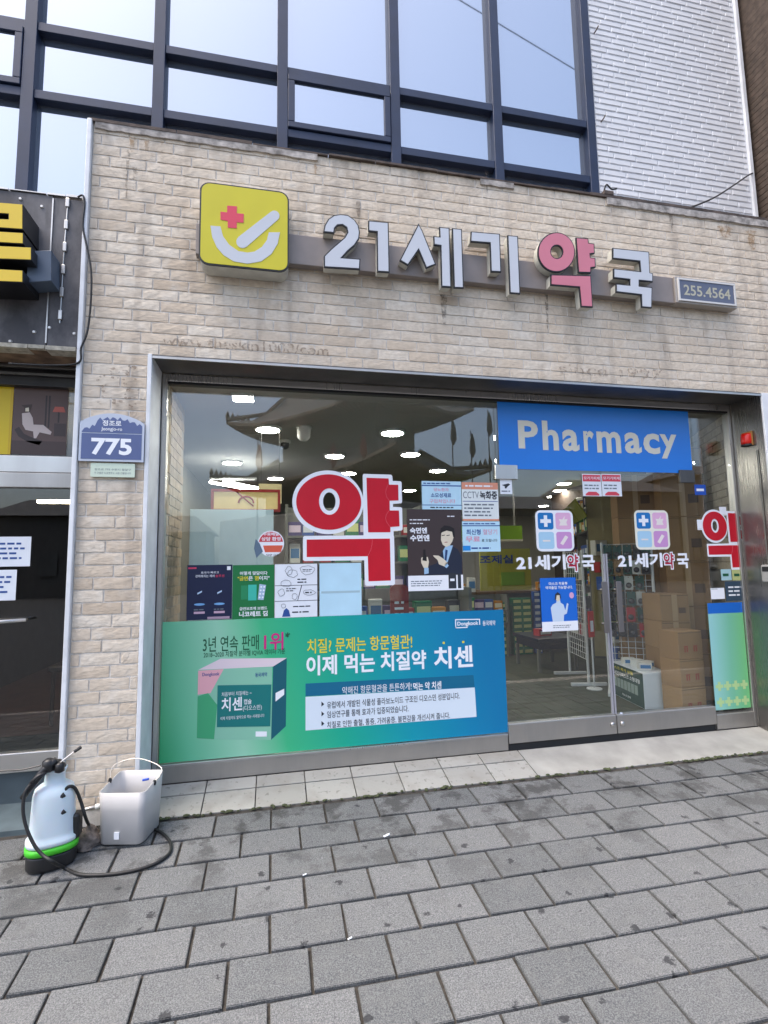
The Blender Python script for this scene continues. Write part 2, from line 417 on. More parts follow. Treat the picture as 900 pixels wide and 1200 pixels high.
for xc, yc, sy in cells[300:] + [(xx, yy, 1) for kk in range(4, -9, -1) for yy in [-.85+PY*kk-PY/2] for xx in [(.275 if kk % 2 == 0 else .417)+PX*j+PX/2 for j in list(range(-30, -7))+list(range(16, 30))] if yy < Y0-.05]:
    hy = (PY*sy-GAP)/2; hx = (PX-GAP)/2
    rest.obox((xc, yc, gz(yc)-.02), (1,0,0), (0,1,SL), (0,-SL,1), hx, hy, .02)
r_ = rest.build('outer_paving', paver_material('granite_paver_far', False), pave); r_['kind'] = 'stuff'

# doorstep of cream tiles between pavement and shop front
ZS = .055                                                   # step height at the shop front
ds = MB(); ds.quad((-.70, Y0, -.02), (3.60, Y0, -.02), (3.60, .30, ZS-.006), (-.70, .30, ZS-.006)); ds.box(-.70, 3.60, Y0+.001, .30, -.1, -.021)
step = tag(ds.build('doorstep', JOINT), 'cream tiled doorstep below the pharmacy window', None, None, 'structure')
xj = [P(x, y, Y0).x for x, y in ((235,951),(298,945),(359,938),(417,932),(475,926))]
tp = (xj[-1]-xj[0])/4; xs = [-.70] + [xj[0]+tp*i for i in range(0, 8)]
def sz_(y): return -.008 + (ZS+.008)*(y-Y0)/(.26-Y0)
def tile(x0, x1, y0, y1):
    m = MB(); g = .0028; a = (sz_(y1)-sz_(y0))/(y1-y0); c = ((x0+x1)/2, (y0+y1)/2, sz_((y0+y1)/2)-.006)
    m.obox(c, (1,0,0), (0,1,a), (0,-a,1), (x1-x0)/2-g, (y1-y0)/2-g, .006); return m.build('tile', TILEM, step, bevel=.0015, seg=1)
for a, b in zip(xs[:-1], xs[1:]):
    tile(a, b, Y0, .15); tile(a, b, .15, .262)
xl = xs[-1]
slab = MB(); a = (sz_(.262)-sz_(Y0))/(.262-Y0)
slab.obox(((xl+3.6)/2, (.262+Y0)/2, sz_((.262+Y0)/2)-.008), (1,0,0), (0,1,a), (0,-a,1), (3.6-xl)/2-.003, (.262-Y0)/2-.002, .008)
slab.build('threshold_slab', M('pale_stone_slab', (.29,.285,.26), .65, var=.22, vscale=5, bump=.2), step, bevel=.002)
lf = MB()                                                   # moss and crumbs along the joint
for i in range(420):
    x = random.uniform(-.6, 3.6); dense = 1 if x > 2.5 and random.random() < .8 else 0
    if not dense and random.random() < .6: continue
    y = Y0 - random.uniform(-.004, .022); r = random.uniform(.004, .012)
    lf.lathe((x, y, gz(y)-.004), [(r, 0), (r*.8, r*.5), (r*.2, r*.8)], 5, 'z', random.uniform(.8, 2))
tag(lf.build('moss', M('moss', (.055, .065, .03), .95, var=.6, vscale=30)), 'moss and dirt crumbs growing along the doorstep edge', 'moss', None, 'stuff')

# ------------------------------------------------------------------ the pharmacy building
BLD = thing('pharmacy_building', 'brick fronted pharmacy building with mirrored windows above the shop', 'building', (1.3, .4, 0))
ZT, ZL, XL, XJ, XR, XE = 3.94, 2.535, -1.055, -.715, 3.585, 4.66
fc = MB(); fc.box(XL, XE, 0, .9, ZL, ZT-.004); fc.box(XL, XJ, 0, .32, -.02, ZL-.0005); fc.box(XR, XE, 0, .32, -.02, ZL-.0005)
facade = fc.build('brick_facade', MORTAR, BLD)
BP, BL_, BG = (ZT-ZL)/21, .2, .009
def brick_mesh(i, L, wp=False):
    rnd = random.Random(200+i); H = BP-BG; nx, nz = 6, 3; m = MB(); d = .005
    idx = {}
    for a in range(nx+1):
        for b in range(nz+1):
            edge = a in (0, nx) or b in (0, nz)
            yy = -d + (rnd.uniform(.0, .0015) if edge else rnd.uniform(-.0013, .0005))
            xx = -L/2 + L*a/nx + (0 if a in (0, nx) else rnd.uniform(-.008, .008)); zz = -H/2+H*b/nz + (0 if b in (0, nz) else rnd.uniform(-.005, .005))
            if b in (0, nz): zz += rnd.uniform(-.0012, .0012)
            idx[a, b] = len(m.v); m.v.append((xx, yy, zz))
    for a in range(nx):
        for b in range(nz): m.f.append((idx[a,b], idx[a+1,b], idx[a+1,b+1], idx[a,b+1]))
    ring = [(a, 0) for a in range(nx)] + [(nx, b) for b in range(nz)] + [(a, nz) for a in range(nx, 0, -1)] + [(0, b) for b in range(nz, 0, -1)]
    back = []
    for q in ring:
        v = m.v[idx[q]]; back.append(len(m.v)); m.v.append((v[0], .003, v[2]))
    for j in range(len(ring)):
        j2 = (j+1) % len(ring); m.f.append((idx[ring[j2]], idx[ring[j]], back[j], back[j2]))
    return m
bricks = []
def course(z, xa, xb, k):
    x = xa - (0, .1, .045, .15)[k % 4] - .002
    while x < xb-.012:
        a, b = max(x, xa), min(x+BL_, xb)
        if b-a > .03: bricks.append(((a+b)/2, z, b-a-BG))
        x += BL_
for k in range(21):
    course(ZL+BP*(k+.5), XL, XE, k)
for k in range(1, 39):
    z = ZL-BP*(k-.5)
    if z < .03: break
    course(z, XL, XJ, k+1); course(z, XR+.06, XE, k)
def seen(b):
    x, z, L = b; return -1.06 <= x < 3.85
bricks.sort(key=lambda b: (not seen(b), (Vector((b[0], 0, b[1]))-CAM).length))
bvar = [brick_mesh(i, 1.0).v for i in range(10)]; bface = brick_mesh(0, 1.0).f
bmeshes = {}
def bm_for(L, i):
    key = (round(L, 3), i)
    if key not in bmeshes:
        m = brick_mesh(i, L); bmeshes[key] = m.mesh('brick', BRICK)
    return bmeshes[key]
rb = MB()
for j, (x, z, L) in enumerate(bricks):
    i = random.randrange(10)
    if j < 300:
        o = bpy.data.objects.new('brick', bm_for(L, i)); COL.objects.link(o); o.parent = facade
        o.location = (x, random.uniform(-.0015, .001), z)
    else:
        m = brick_mesh(i, L); b0 = len(rb.v); dy = random.uniform(-.0015, .001)
        rb.v += [(v[0]+x, v[1]+dy, v[2]+z) for v in m.v]; rb.f += [tuple(b0+q for q in f) for f in m.f]
o = rb.build('brickwork', BRICKFAR, facade); o['kind'] = 'stuff'
# coping, cement patches on the top course
cp = MB()
x = XL-.02
while x < XE:
    L = random.uniform(.25, .6); dz = random.uniform(-.006, .006)
    cp.box(x, min(x+L, XE)-.004, -.022+random.uniform(-.008, .006), .8, ZT-.002, ZT+.014+dz); x += L
cp.build('parapet_flashing', FLASH, BLD)
for px0, px1 in ((112, 372), (560, 602), (705, 900)):
    x0, x1 = P(px0, 160, 0).x, P(px1, 240, 0).x; x1 = min(x1, XE)
    top = []; bot = []; n = int((x1-x0)/.035)
    for i in range(n+1):
        xx = x0+(x1-x0)*i/n; bot.append((xx, ZT-.040-random.uniform(0, .007)-(.012 if px0 > 690 else 0)))
    MB().prism([(x0, ZT-.002), *bot, (x1, ZT-.002)], -.0165, -.004).build('cement_patch', CEMENT, BLD)
# white wall and window band of the upper floor, set back
YU = .8
wu = MB(); wu.box(2.90, 4.62, YU, YU+.3, 3.9, 8.2); wu.box(-2.9, 2.90, YU+.12, YU+.3, 3.4, 8.2)
wu.box(-2.9, 4.62, YU+.001, YU+.3, 8.2, 8.6)
upper = wu.build('upper_wall', WGROUT, BLD)
TL, TH = .235, .060
tm = {}
zz = 3.95; kk = 0; wb = []
while zz < 8.18:
    x = 2.905 - (TL/2 if kk % 2 else 0) - (.06 if kk % 3 == 0 else 0)
    while x < 4.6:
        a, b = max(x, 2.905), min(x+TL, 4.598)
        if b-a > .02: wb.append((a, b, zz))
        x += TL
    zz += TH; kk += 1
wb.sort(key=lambda t: abs(t[2]-5.75))
def wt_mesh(L):
    key = round(L, 3)
    if key not in tm:
        m = MB(); H = TH-.007; a, b = L/2, H/2; q = .006
        m.v = [(-a,.002,-b),(a,.002,-b),(a,.002,b),(-a,.002,b), (-a+q,-.0065,-b+q),(a-q,-.0065,-b+q),(a-q,-.005,b-q*1.3),(-a+q,-.005,b-q*1.3)]
        m.f = [(4,5,6,7),(0,1,5,4),(1,2,6,5),(2,3,7,6),(3,0,4,7)]
        tm[key] = m.mesh('wall_tile', WTILE)
    return tm[key]
ws = MB()
for j, (a, b, z) in enumerate(wb):
    me = wt_mesh(b-a-.007); c = ((a+b)/2, YU+random.uniform(-.001, .001), z+TH/2)
    if j < 300:
        o = bpy.data.objects.new('wall_tile', me); COL.objects.link(o); o.parent = upper; o.location = c
        o.rotation_euler = (random.uniform(-.012, .012), 0, random.uniform(-.003, .003))
    else:
        b0 = len(ws.v); ws.v += [tuple(v.co+Vector(c)) for v in me.vertices]; ws.f += [tuple(b0+q for q in p.vertices) for p in me.polygons]
o = ws.build('wall_tiling', WTILE, upper); o['kind'] = 'stuff'
MB().box(4.598, 4.632, YU-.03, YU+.3, 3.96, 8.4).build('corner_trim', WTRIM, BLD)
# window band: mullions, transoms, panes
win = MB().box(-2.9, 2.895, YU+.105, YU+.118, 3.45, 8.19).build('window_band', M('dark_back_panel', (.02,.025,.03), .7), BLD)
mx_ = [-2.69, -1.775, -.885, .052, .992, 1.925, 2.86]; mw = .042
ZTR = [(5.30, 5.37), (4.75, 4.82), (7.3, 7.37)]
for xm in mx_:
    MB().box(xm-mw, xm+mw, YU-.012, YU+.105, 3.45, 8.19).build('mullion', NAVY, win, bevel=.003, seg=1)
for a, b in zip(mx_[:-1], mx_[1:]):
    for z0, z1 in ZTR:
        MB().box(a+mw, b-mw, YU-.002, YU+.104, z0, z1).build('transom', NAVY, win, bevel=.003, seg=1)
    zs = [(3.45, 4.75), (4.82, 5.30), (5.37, 7.3), (7.37, 8.19)]
    for z0, z1 in zs:
        MB().box(a+mw, b-mw, YU+.062, YU+.074, z0, z1).build('window_pane', WINGLASS, win)
    if abs(a-.052) < .01 or abs(a+2.69) < .01:              # the two opening sashes
        s = MB(); x0, x1, z0, z1, t = a+mw+.004, b-mw-.004, 4.826, 5.294, .052
        s.box(x0, x1, YU-.02, YU+.06, z1-t, z1); s.box(x0, x1, YU-.02, YU+.06, z0, z0+t); s.box(x0, x0+t, YU-.02, YU+.06, z0+t, z1-t); s.box(x1-t, x1, YU-.02, YU+.06, z0+t, z1-t)
        s.build('sash', NAVY, win, bevel=.004, seg=1)
        MB().box(x0+t, x1-t, YU+.002, YU+.012, z0+t, z1-t).build('sash_pane', WINGLASS, win)
# trims, jambs and soffit of the shop opening
MB().box(XL-.026, XL-.001, -.03, .3, .0, ZT+.004).build('edge_trim', WTRIM, BLD, bevel=.004)
MB().box(XJ+.0005, XJ+.024, -.016, .256, -.02, ZL+.004).build('jamb_trim', WTRIM, BLD, bevel=.003)
MB().box(XR-.024, XR+.055, -.016, .0, -.02, ZL+.004).build('jamb_trim', WTRIM, BLD, bevel=.003)
MB().box(XR-.022, XR-.0005, .001, .256, -.02, ZL-.006).build('steel_reveal', steel('reveal_steel', (.30,.285,.265), .22, .6), BLD)
MB().box(XJ+.0245, XR-.0225, -.012, .256, ZL-.006, ZL-.0005).build('soffit_plate', DSTEEL, BLD)
MB().box(XJ+.0245, XR-.0225, -.014, -.004, ZL-.02, ZL-.0065).build('soffit_lip', STEEL2, BLD)
YF, YG = .262, .285
GX0, GXD, GXC, GX1, GXE = -.655, 1.545, 2.372, 3.205, 3.535
ZG0, ZG1, ZTM = .165, 2.478, 1.985
shop = MB().box(XJ+.025, GX0, YF, YF+.06, ZS, ZL-.007).build('shop_front_frame', STEEL, BLD, bevel=.004)
MB().box(XJ+.052, XJ+.058, YF-.004, YF-.0005, ZS, ZL-.06).build('frame_bead', STEEL2, shop)
MB().box(GX0+.0005, GXE, YF-.002, YF+.06, ZG1, ZL-.007).build('header', STEEL, shop, bevel=.006)
MB().box(GX0+.0005, GXE, YF+.002, YF+.05, ZG1-.014, ZG1-.0005).build('header_gasket', BLACK, shop)
MB().box(GXE+.0005, XR-.0235, YF, YF+.06, ZS, ZL-.007).build('stile', STEEL, shop, bevel=.004)
MB().box(GX0+.0005, GXD, YF, YF+.05, ZS, ZG0-.012).build('kick_plate', STEEL2, shop, bevel=.004)
MB().box(GX0+.0005, GXD, YF-.006, YF+.05, ZG0-.0115, ZG0).build('sill_strip', STEEL, shop, bevel=.002)
MB().box(GX1, GXE, YF, YF+.05, ZS, ZG0).build('kick_plate', STEEL2, shop, bevel=.004)
MB().box(GX0+.001, GXD-.003, YG, YG+.01, ZG0+.0005, ZG1-.015).build('glass_pane', GLASS, shop)
MB().box(GXD+.003, GX1-.003, YG, YG+.01, ZTM+.006, ZG1-.015).build('transom_pane', GLASS, shop)
MB().box(GX1+.003, GXE-.001, YG, YG+.01, ZG0+.0005, ZG1-.015).build('glass_pane', GLASS, shop)
MB().box(GXD, GX1, YF+.02, YF+.06, .02, .094).build('threshold', M('dark_threshold', (.03,.03,.03), .7), shop)
for nm, a, b, hx in (('glass_door', GXD+.006, GXC-.004, GXC-.055), ('glass_door', GXC+.004, GX1-.006, GXC+.06)):
    d = MB().box(a, b, YG-.004, YG+.008, .226, ZTM-.002).build(nm, GLASS, BLD)
    MB().box(a, b, YF-.004, YG+.026,   .098, .2255).build('bottom_rail', STEEL2, d, bevel=.004)
    h = MB(); h.box(hx-.021, hx+.021, YG-.06, YG-.048, .80, 1.16)
    for z in (.86, 1.10): h.tube([(hx, YG-.049, z), (hx, YG-.0045, z)], .009, 10)
    h.build('pull_handle', steel('bronze_grey_handle_%d' % int(hx*100), (.30,.28,.27), .38), d, bevel=.003)
    k = MB(); lx = b-.035 if a < 2 else a+.035
    k.tube([(lx, YF-.016, .165), (lx, YF-.0045, .165)], [.014, .018], 14); k.build('door_lock', STEEL, d, True)
    MB().box(b-.012 if a < 2 else a, b if a < 2 else a+.012, YG-.006, YG+.010, .2262, 1.36).build('edge_guard', M('clear_grey_edge', S(170,170,178,.8), .25), d)
pf = MB(); q = RECT(580, 545, 606, 562, YG-.01); pf.box(q[0], q[1], YG-.022, YG-.004-.0005, q[2], q[3])
pf.build('patch_fitting', STEEL, shop, bevel=.004)
pf = MB(); q = RECT(796, 551, 813, 566, YG-.01); pf.box(q[0], q[1], YG-.022, YG-.0045, q[2], q[3]); pf.build('patch_fitting', DSTEEL, shop, bevel=.004)
# side and back of the building so that it closes
sh = MB(); sh.box(XL, XL+.04, .32, 9.2, -.02, 3.4); sh.box(XL, 7.2, 9.2, 9.4, -.02, 3.4); sh.box(XL, 7.2, .9, 9.4, 3.0, 3.4)
sh.build('rear_wall', CEMENT, BLD)

# ------------------------------------------------------------------ shop sign
SIGN = thing('shop_sign', 'long grey sign rail with yellow logo box and white and pink box letters', 'sign', (1.4, 0, 3.2))
MB().box(-.46, 2.82, -.062, -.012, 3.148, 3.342).build('sign_rail', RAIL, SIGN, bevel=.004)
YL = -.115
lb = MB()
q = (-.428, .078, 3.049, 3.555)
yl = YL-.008
sq = rrect(q[0], q[1], q[2], q[3], .055, 6)
logo = MB().prism(sq, yl, -.012).build('logo_box', CREAMS, SIGN)
MB().prism(rrect(q[0]-.003, q[1]+.003, q[2]-.003, q[3]+.003, .058, 6), yl-.010, yl-.0005).build('logo_edge', BLACK, logo)
MB().prism(inset(sq, .006), yl-.0125, yl-.0105).build('logo_face', YELG, logo)
LO = dict(y=yl-.0135, ox=230, oy=215, k=7.5)
MB().prism(PP([(272,195),(358,202),(356,262),(418,268),(415,345),(357,342),(355,395),(277,388),(276,330),(213,318),(213,248),(271,255)], **LO), yl-.0145, yl-.0126).build('red_cross', CROSSR, logo)
MB().prism(PP([(125,372),(140,470),(180,560),(240,630),(330,685),(450,705),(570,685),(660,620),(715,530),(735,430),(638,430),(620,500),(575,560),(510,600),(450,608),(370,595),(290,540),(235,465),(212,378)], **LO), yl-.0145, yl-.0126).build('mortar_bowl', WHITEF, logo)
cap = []
(ax, az), (bx, bz) = (408,512), (685,285); ang = math.atan2(bz-az, bx-ax)
for i in range(9): t = ang+math.pi/2+math.pi*i/8; cap.append((ax+56*math.cos(t), az+56*math.sin(t)))
for i in range(9): t = ang-math.pi/2+math.pi*i/8; cap.append((bx+46*math.cos(t), bz+46*math.sin(t)))
MB().prism(PP(cap, **LO), yl-.0145, yl-.0126).build('pestle', WHITEF, logo)
A4 = dict(ox=370, oy=240, k=4.5); B4 = dict(ox=560, oy=260, k=4.5); C4 = dict(ox=640, oy=260, k=3.75)
def el(cx, cz, rx, rz, n=36): return [(cx+rx*math.cos(2*math.pi*i/n), cz+rz*math.sin(2*math.pi*i/n)) for i in range(n)]
LET = [
 ('white numeral two', WHITEF, A4, [([(38,150),(45,115),(65,80),(95,60),(130,55),(170,60),(205,85),(225,115),(232,150),(228,185),(205,220),(170,250),(140,283),(235,290),(232,346),(42,335),(42,275),(80,237),(120,203),(150,177),(165,150),(160,127),(140,113),(115,115),(101,130),(97,156)], ())]),
 ('white numeral one', WHITEF, A4, [([(275,88),(383,98),(388,362),(322,358),(320,150),(275,145)], ())]),
 ('white syllable', WHITEF, A4, [([(540,103),(560,140),(632,320),(580,340),(540,245),(485,325),(440,298),(490,200)], ()), ([(648,122),(703,127),(712,440),(660,437),(655,222),(620,217),(618,170),(650,173)], ()), ([(716,128),(768,133),(778,445),(726,443)], ())]),
 ('white syllable', WHITEF, B4, [([(-40,55),(113,68),(120,270),(65,268),(60,118),(-43,110)], ()), ([(152,75),(208,80),(220,385),(165,380)], ())]),
 ('faded pink syllable', PINK, B4, [(el(410,165,98,105), (el(412,163,30,33,20),)), ([(512,87),(578,92),(580,115),(610,120),(612,172),(588,175),(590,192),(615,195),(617,245),(592,248),(592,275),(525,272)], ()), ([(380,282),(592,287),(602,455),(540,452),(530,350),(380,338)], ())]),
 ('white syllable', WHITEF, C4, [([(288,118),(448,135),(452,226),(465,229),(465,268),(405,262),(405,285),(462,291),(460,382),(415,378),(413,325),(303,312),(303,275),(362,281),(362,258),(292,250),(292,208),(410,221),(406,178),(288,165)], ())]),
]
for lab, mt, T, polys in LET:
    body, edge, face = MB(), MB(), MB()
    for po, ho in polys:
        w_ = PP(po, YL, **T); hs = [PP(h, YL, **T) for h in ho]
        body.prism(inset(w_, .003), YL+.0005, -.063, [inset(h, -.003) for h in hs])
        edge.prism(w_, YL-.010, YL, hs)
        face.prism(inset(w_, .0075), YL-.0125, YL-.0102, [inset(h, -.0075) for h in hs])
    b = body.build('box_letter', CREAMS, SIGN); b['label'] = lab + ' of the pharmacy name'
    edge.build('letter_edge', BLACK, b); face.build('letter_face', mt, b)
q = RECT(780, 329, 859, 361, -.09)
nb = MB().box(2.82, 3.345, -.078, -.012, 3.146, 3.344).build('number_box', M('silver_sign_box', S(176,168,160,.85), .4, .3), SIGN, bevel=.004)
MB().box(2.85, 3.318, -.084, -.0785, 3.172, 3.318).build('number_panel', M('faded_navy_panel', S(92,98,118,.9), .4), nb)
text('255.4564', M('faded_cream_print', S(186,182,160,.9), .5), nb, 2.885, 3.285, 3.205, 3.285, -.0848, .015)
fr = MB()
for a in ((2.838, 3.33, 3.318, 3.33), (2.838, 3.33, 3.16, 3.172)): fr.box(a[0], a[1], -.088, -.0785, a[2], a[3])
fr.box(2.838, 2.85, -.088, -.0785, 3.172, 3.318); fr.box(3.318, 3.33, -.088, -.0785, 3.172, 3.318)
fr.build('panel_frame', M('white_frame_line', S(214,212,208,.9), .4), nb)
# rust and drip stains on the brick
def ghost_mat(name, c, lo, hi):
    q = NB(name); q.color(c); q.b.inputs['Roughness'].default_value = .95
    q.lk(q.rng(q.noise(45, 5), lo, hi, 0, .55), q.b.inputs['Alpha']); return q.m
RUST = ghost_mat('rust_stain_tint', (.34, .19, .07), .38, .6); DRIP = ghost_mat('drip_stain_tint', (.15, .12, .095), .40, .58)
for px, py0, py1, w_, m_ in ((155, 160, 178, .035, RUST), (172, 164, 176, .04, RUST), (190, 166, 178, .02, RUST), (150, 176, 232, .022, DRIP), (158, 196, 222, .03, DRIP), (370, 188, 204, .03, RUST), (850, 265, 278, .16, RUST), (786, 250, 268, .05, DRIP), (570, 200, 226, .02, DRIP), (420, 236, 262, .03, DRIP), (880, 270, 292, .1, RUST), (640, 345, 392, .03, DRIP), (520, 345, 380, .05, DRIP)):
    a, b = P(px, py0, -.012), P(px, py1, -.012); n = 7; L_, R_ = [], []
    for i in range(n+1):
        t_ = i/n; zz = a.z+(b.z-a.z)*t_; k_ = w_/2*(1-.55*t_)*random.uniform(.6, 1.2); L_.append((a.x-k_, zz)); R_.append((a.x+k_*random.uniform(.7, 1.2), zz))
    MB().prism(L_+R_[::-1], -.0118, None).build('weather_stain', m_, BLD)
GH = ghost_mat('glue_residue', (.20, .14, .095), .40, .52); GH2 = ghost_mat('glue_residue_faint', (.24, .185, .14), .46, .56)
def ghost(body, px0, py0, px1, py1, m, lab):
    a, b = P(px0, py0, -.016), P(px1, py1, -.016)
    h = abs(P(px0, py0-7, -.016).z-P(px0, py0+6, -.016).z)
    t = thing('ghost_lettering', lab, 'lettering', (a.x, -.0165, a.z))
    text(body, m, t, a.x, b.x, (a.z+b.z)/2-h/2, (a.z+b.z)/2+h/2, -.0165, .01, 'glue_mark')['kind'] = 'stuff'
ghost('www.theskin1000/com', 190, 398, 385, 411, GH, 'brown glue marks of removed web address letters on the brick')
ghost('since 1997', 655, 433, 776, 438, GH2, 'faint glue marks of removed since letters above the shop door')
gm = MB()
for i in range(46):
    cx, cz = P(random.uniform(110, 163), random.uniform(428, 478), -.016).xz; cx += 0
    r = random.uniform(.006, .016); n = 7
    gm.prism([(cx+r*random.uniform(.5, 1.3)*math.cos(2*math.pi*k/n), cz+r*random.uniform(.35, .9)*math.sin(2*math.pi*k/n)) for k in range(n)], -.0164-i*.00002, None)
tag(gm.build('glue_residue', GH), 'brown glue marks on the pillar above the blue house number plate', 'residue', None, 'stuff')

# ------------------------------------------------------------------ house number plate
PL = thing('house_number_plate', 'blue arched house number plate reading 775 on the brick pillar', 'number plate', (-.88, 0, 1.9))
x0, x1, z0, z1 = RECT(93, 496, 169, 541, -.02)
def arch(x0, x1, z0, z1, h, n=14): return [(x0, z0), (x1, z0), (x1, z1)] + [(x1-(x1-x0)*i/n, z1+h*math.sin(math.pi*i/n)**.8) for i in range(1, n)] + [(x0, z1)]
MB().prism(arch(x0, x1, z0, z1, .055), -.026, -.010).build('plate_edge', M('pale_blue_enamel', S(190,198,212,.95), .4), PL)
BPL = M('blue_enamel', S(84,98,142,.95), .4, var=.05)
MB().prism([(x0+.012, z0+.012), (x1-.012, z0+.012), (x1-.012, z0+.156), (x0+.012, z0+.156)], -.0275, -.0262).build('plate_face', BPL, PL)
sil = [(x0+.012, z0+.161), (x1-.012, z0+.161)] + [(x1-.012-(x1-x0-.024)*i/24, z0+.205+.04*math.sin(math.pi*i/24)-(.03 if i > 18 else 0)+.010*math.sin(i*2.3)) for i in range(25)]
MB().prism(sil, -.0275, -.0262).build('plate_crest', BPL, PL)
text('775', WPRINT, PL, x0+.062, x1-.062, z0+.035, z0+.130, -.0283, .035)
text('정조로', WPRINT, PL, x0+.115, x1-.12, z0+.20, z0+.232, -.0283, .02)
text('Jeongjo-ro', WPRINT, PL, x0+.11, x1-.115, z0+.168, z0+.193, -.0283, .01)
PQ = thing('small_plaque', 'small pale green plaque below the house number plate', 'plaque', (-.88, 0, 1.85))
x0, x1, z0, z1 = RECT(106, 543, 158, 559, -.02)
MB().prism(rrect(x0, x1, z0, z1, .006, 3), -.02, -.010).build('plaque_body', M('pale_green_plastic', S(206,220,200,.95), .45), PQ)
text('이 건물은 도로명주소 사용 건물입니다', GREYINK, PQ, x0+.02, x1-.02, z0+.016, z0+.028, -.0206)
text('정조로 775 수원시 팔달구', GREYINK, PQ, x0+.02, x1-.02, z0+.036, z0+.048, -.0206)

# ------------------------------------------------------------------ prints on the glass
YD = YG-.0045
def poster(name, label, px, mat, cat='poster', y=YD, th=.0012, rz=None):
    r = RECT(*px, y); t = thing(name, label, cat, ((r[0]+r[1])/2, y, r[2]))
    MB().box(r[0], r[1], y-th, y, r[2], r[3]).build('sheet', mat, t); return t, r
def sub(r, a, b, c, d):                                     # fractions of a sheet: left, right, bottom, top
    return r[0]+(r[1]-r[0])*a, r[0]+(r[1]-r[0])*b, r[2]+(r[3]-r[2])*c, r[2]+(r[3]-r[2])*d
def patch(t, r, f, mat, y, name='print', poly=None, lay=1):
    yy = y-.0012-.0005*lay
    if poly is None: q = sub(r, *f); poly = [(q[0],q[2]),(q[1],q[2]),(q[1],q[3]),(q[0],q[3])]
    else: poly = [(r[0]+(r[1]-r[0])*u, r[2]+(r[3]-r[2])*v) for u, v in poly]
    return MB().prism(poly, yy, yy+.0004).build(name, mat, t)
def words(t, r, body, f, mat, y, bold=.01, lay=2, fit=False, skew=0.):
    q = sub(r, *f); return text(body, mat, t, *q, y-.0012-.0005*lay, bold, 'lettering', fit, skew)
def lines(t, r, f, n, mat, y, lay=2, rag=.25):
    q = sub(r, *f); m = MB(); h = (q[3]-q[2])/n
    for i in range(n):
        x = q[0]; xe = q[1]-(q[1]-q[0])*random.uniform(0, rag)
        while x < xe:
            L = random.uniform(.6, 2.2)*h; m.box(x, min(x+L, xe), y-.0012-.0005*lay, y-.0012-.0005*lay+.0003, q[2]+h*(i+.28), q[2]+h*(i+.68)); x += L+h*.35
    return m.build('small_print', mat, t)

# big red syllable and its small copy
def red_syllable(label, bx, y, name):
    # unit drawing taken from an 832 x 870 sheet (origin 18,75)
    r = RECT(*bx, y)
    def U(pts): return [(r[0]+(r[1]-r[0])*(u-18)/832, r[3]-(r[3]-r[2])*(v-75)/870) for u, v in pts]
    t = thing(name, label, 'window sticker', ((r[0]+r[1])/2, y, r[2]))
    MB().prism(U(el(283,317,265,240,56)), y-.0008, y, [U(el(290,313,47,70,28))]).build('white_outline', WVINYL, t)
    MB().prism(U([(553,98),(765,100),(775,110),(777,148),(840,150),(848,160),(848,312),(840,322),(777,327),(777,350),(840,352),(848,362),(848,522),(840,532),(777,535),(777,572),(545,572),(545,108)]), y-.0014, y-.0009).build('white_outline', WVINYL, t)
    MB().prism(U([(105,570),(770,566),(780,576),(780,935),(770,945),(560,945),(550,935),(548,755),(105,754),(95,744),(95,580)]), y-.0021, y-.0016).build('white_outline', WVINYL, t)
    MB().prism(U(el(288,316,242,209,56)), y-.0028, y-.0022, [U(el(290,313,77,100,32))]).build('red_face', REDV, t)
    MB().prism(U([(573,128),(745,130),(748,178),(820,178),(820,300),(750,303),(750,378),(822,378),(824,500),(752,505),(752,545),(580,545)]), y-.0028, y-.0022).build('red_face', REDV, t)
    MB().prism(U([(122,597),(747,593),(748,910),(578,912),(575,725),(122,725)]), y-.0028, y-.0022).build('red_face', REDV, t)
    cr = MB()
    for pts in ([(742,178),(725,210),(720,240),(728,275),(748,303)], [(745,378),(722,410),(716,440),(725,470),(752,505)], [(612,598),(608,640),(598,680),(575,722)]):
        w_ = U(pts); cr.tube([(a, y-.0029, b) for a, b in w_], .0009, 5)
    cr.build('vinyl_seam', FLATM('seam', (238,120,135)), t)
    return t
red_syllable('large red syllable sticker with white outline on the shop window', (342.5, 551.5, 472, 687), YD, 'red_syllable_sticker')
red_syllable('small red syllable sticker with white outline beside the glass door', (823, 597, 871, 668), YD, 'red_syllable_sticker')

# blue transom film
t, r = poster('pharmacy_banner', 'bright blue banner reading Pharmacy across the glass above the door', (584, 470, 808, 552), M('blue_film', S(28,128,226,.95), .3, var=.03, vscale=3), 'banner', YG-.003)
CREAML = M('cream_letters', S(232,226,208,.95), .4)
for ch, a0, a1, b0, b1 in (('P',125,187,140,227),('h',200,250,141,232),('a',262,314,168,235),('r',328,360,172,235),('m',369,443,174,240),('a',455,507,177,242),('c',513,564,180,244),('y',566,618,183,258)):
    q = RECT(560+a0/2.647, 440+b0/2.647, 560+a1/2.647, 440+b1/2.647, YG-.005); text(ch, CREAML, t, *q, YG-.0055, .03)

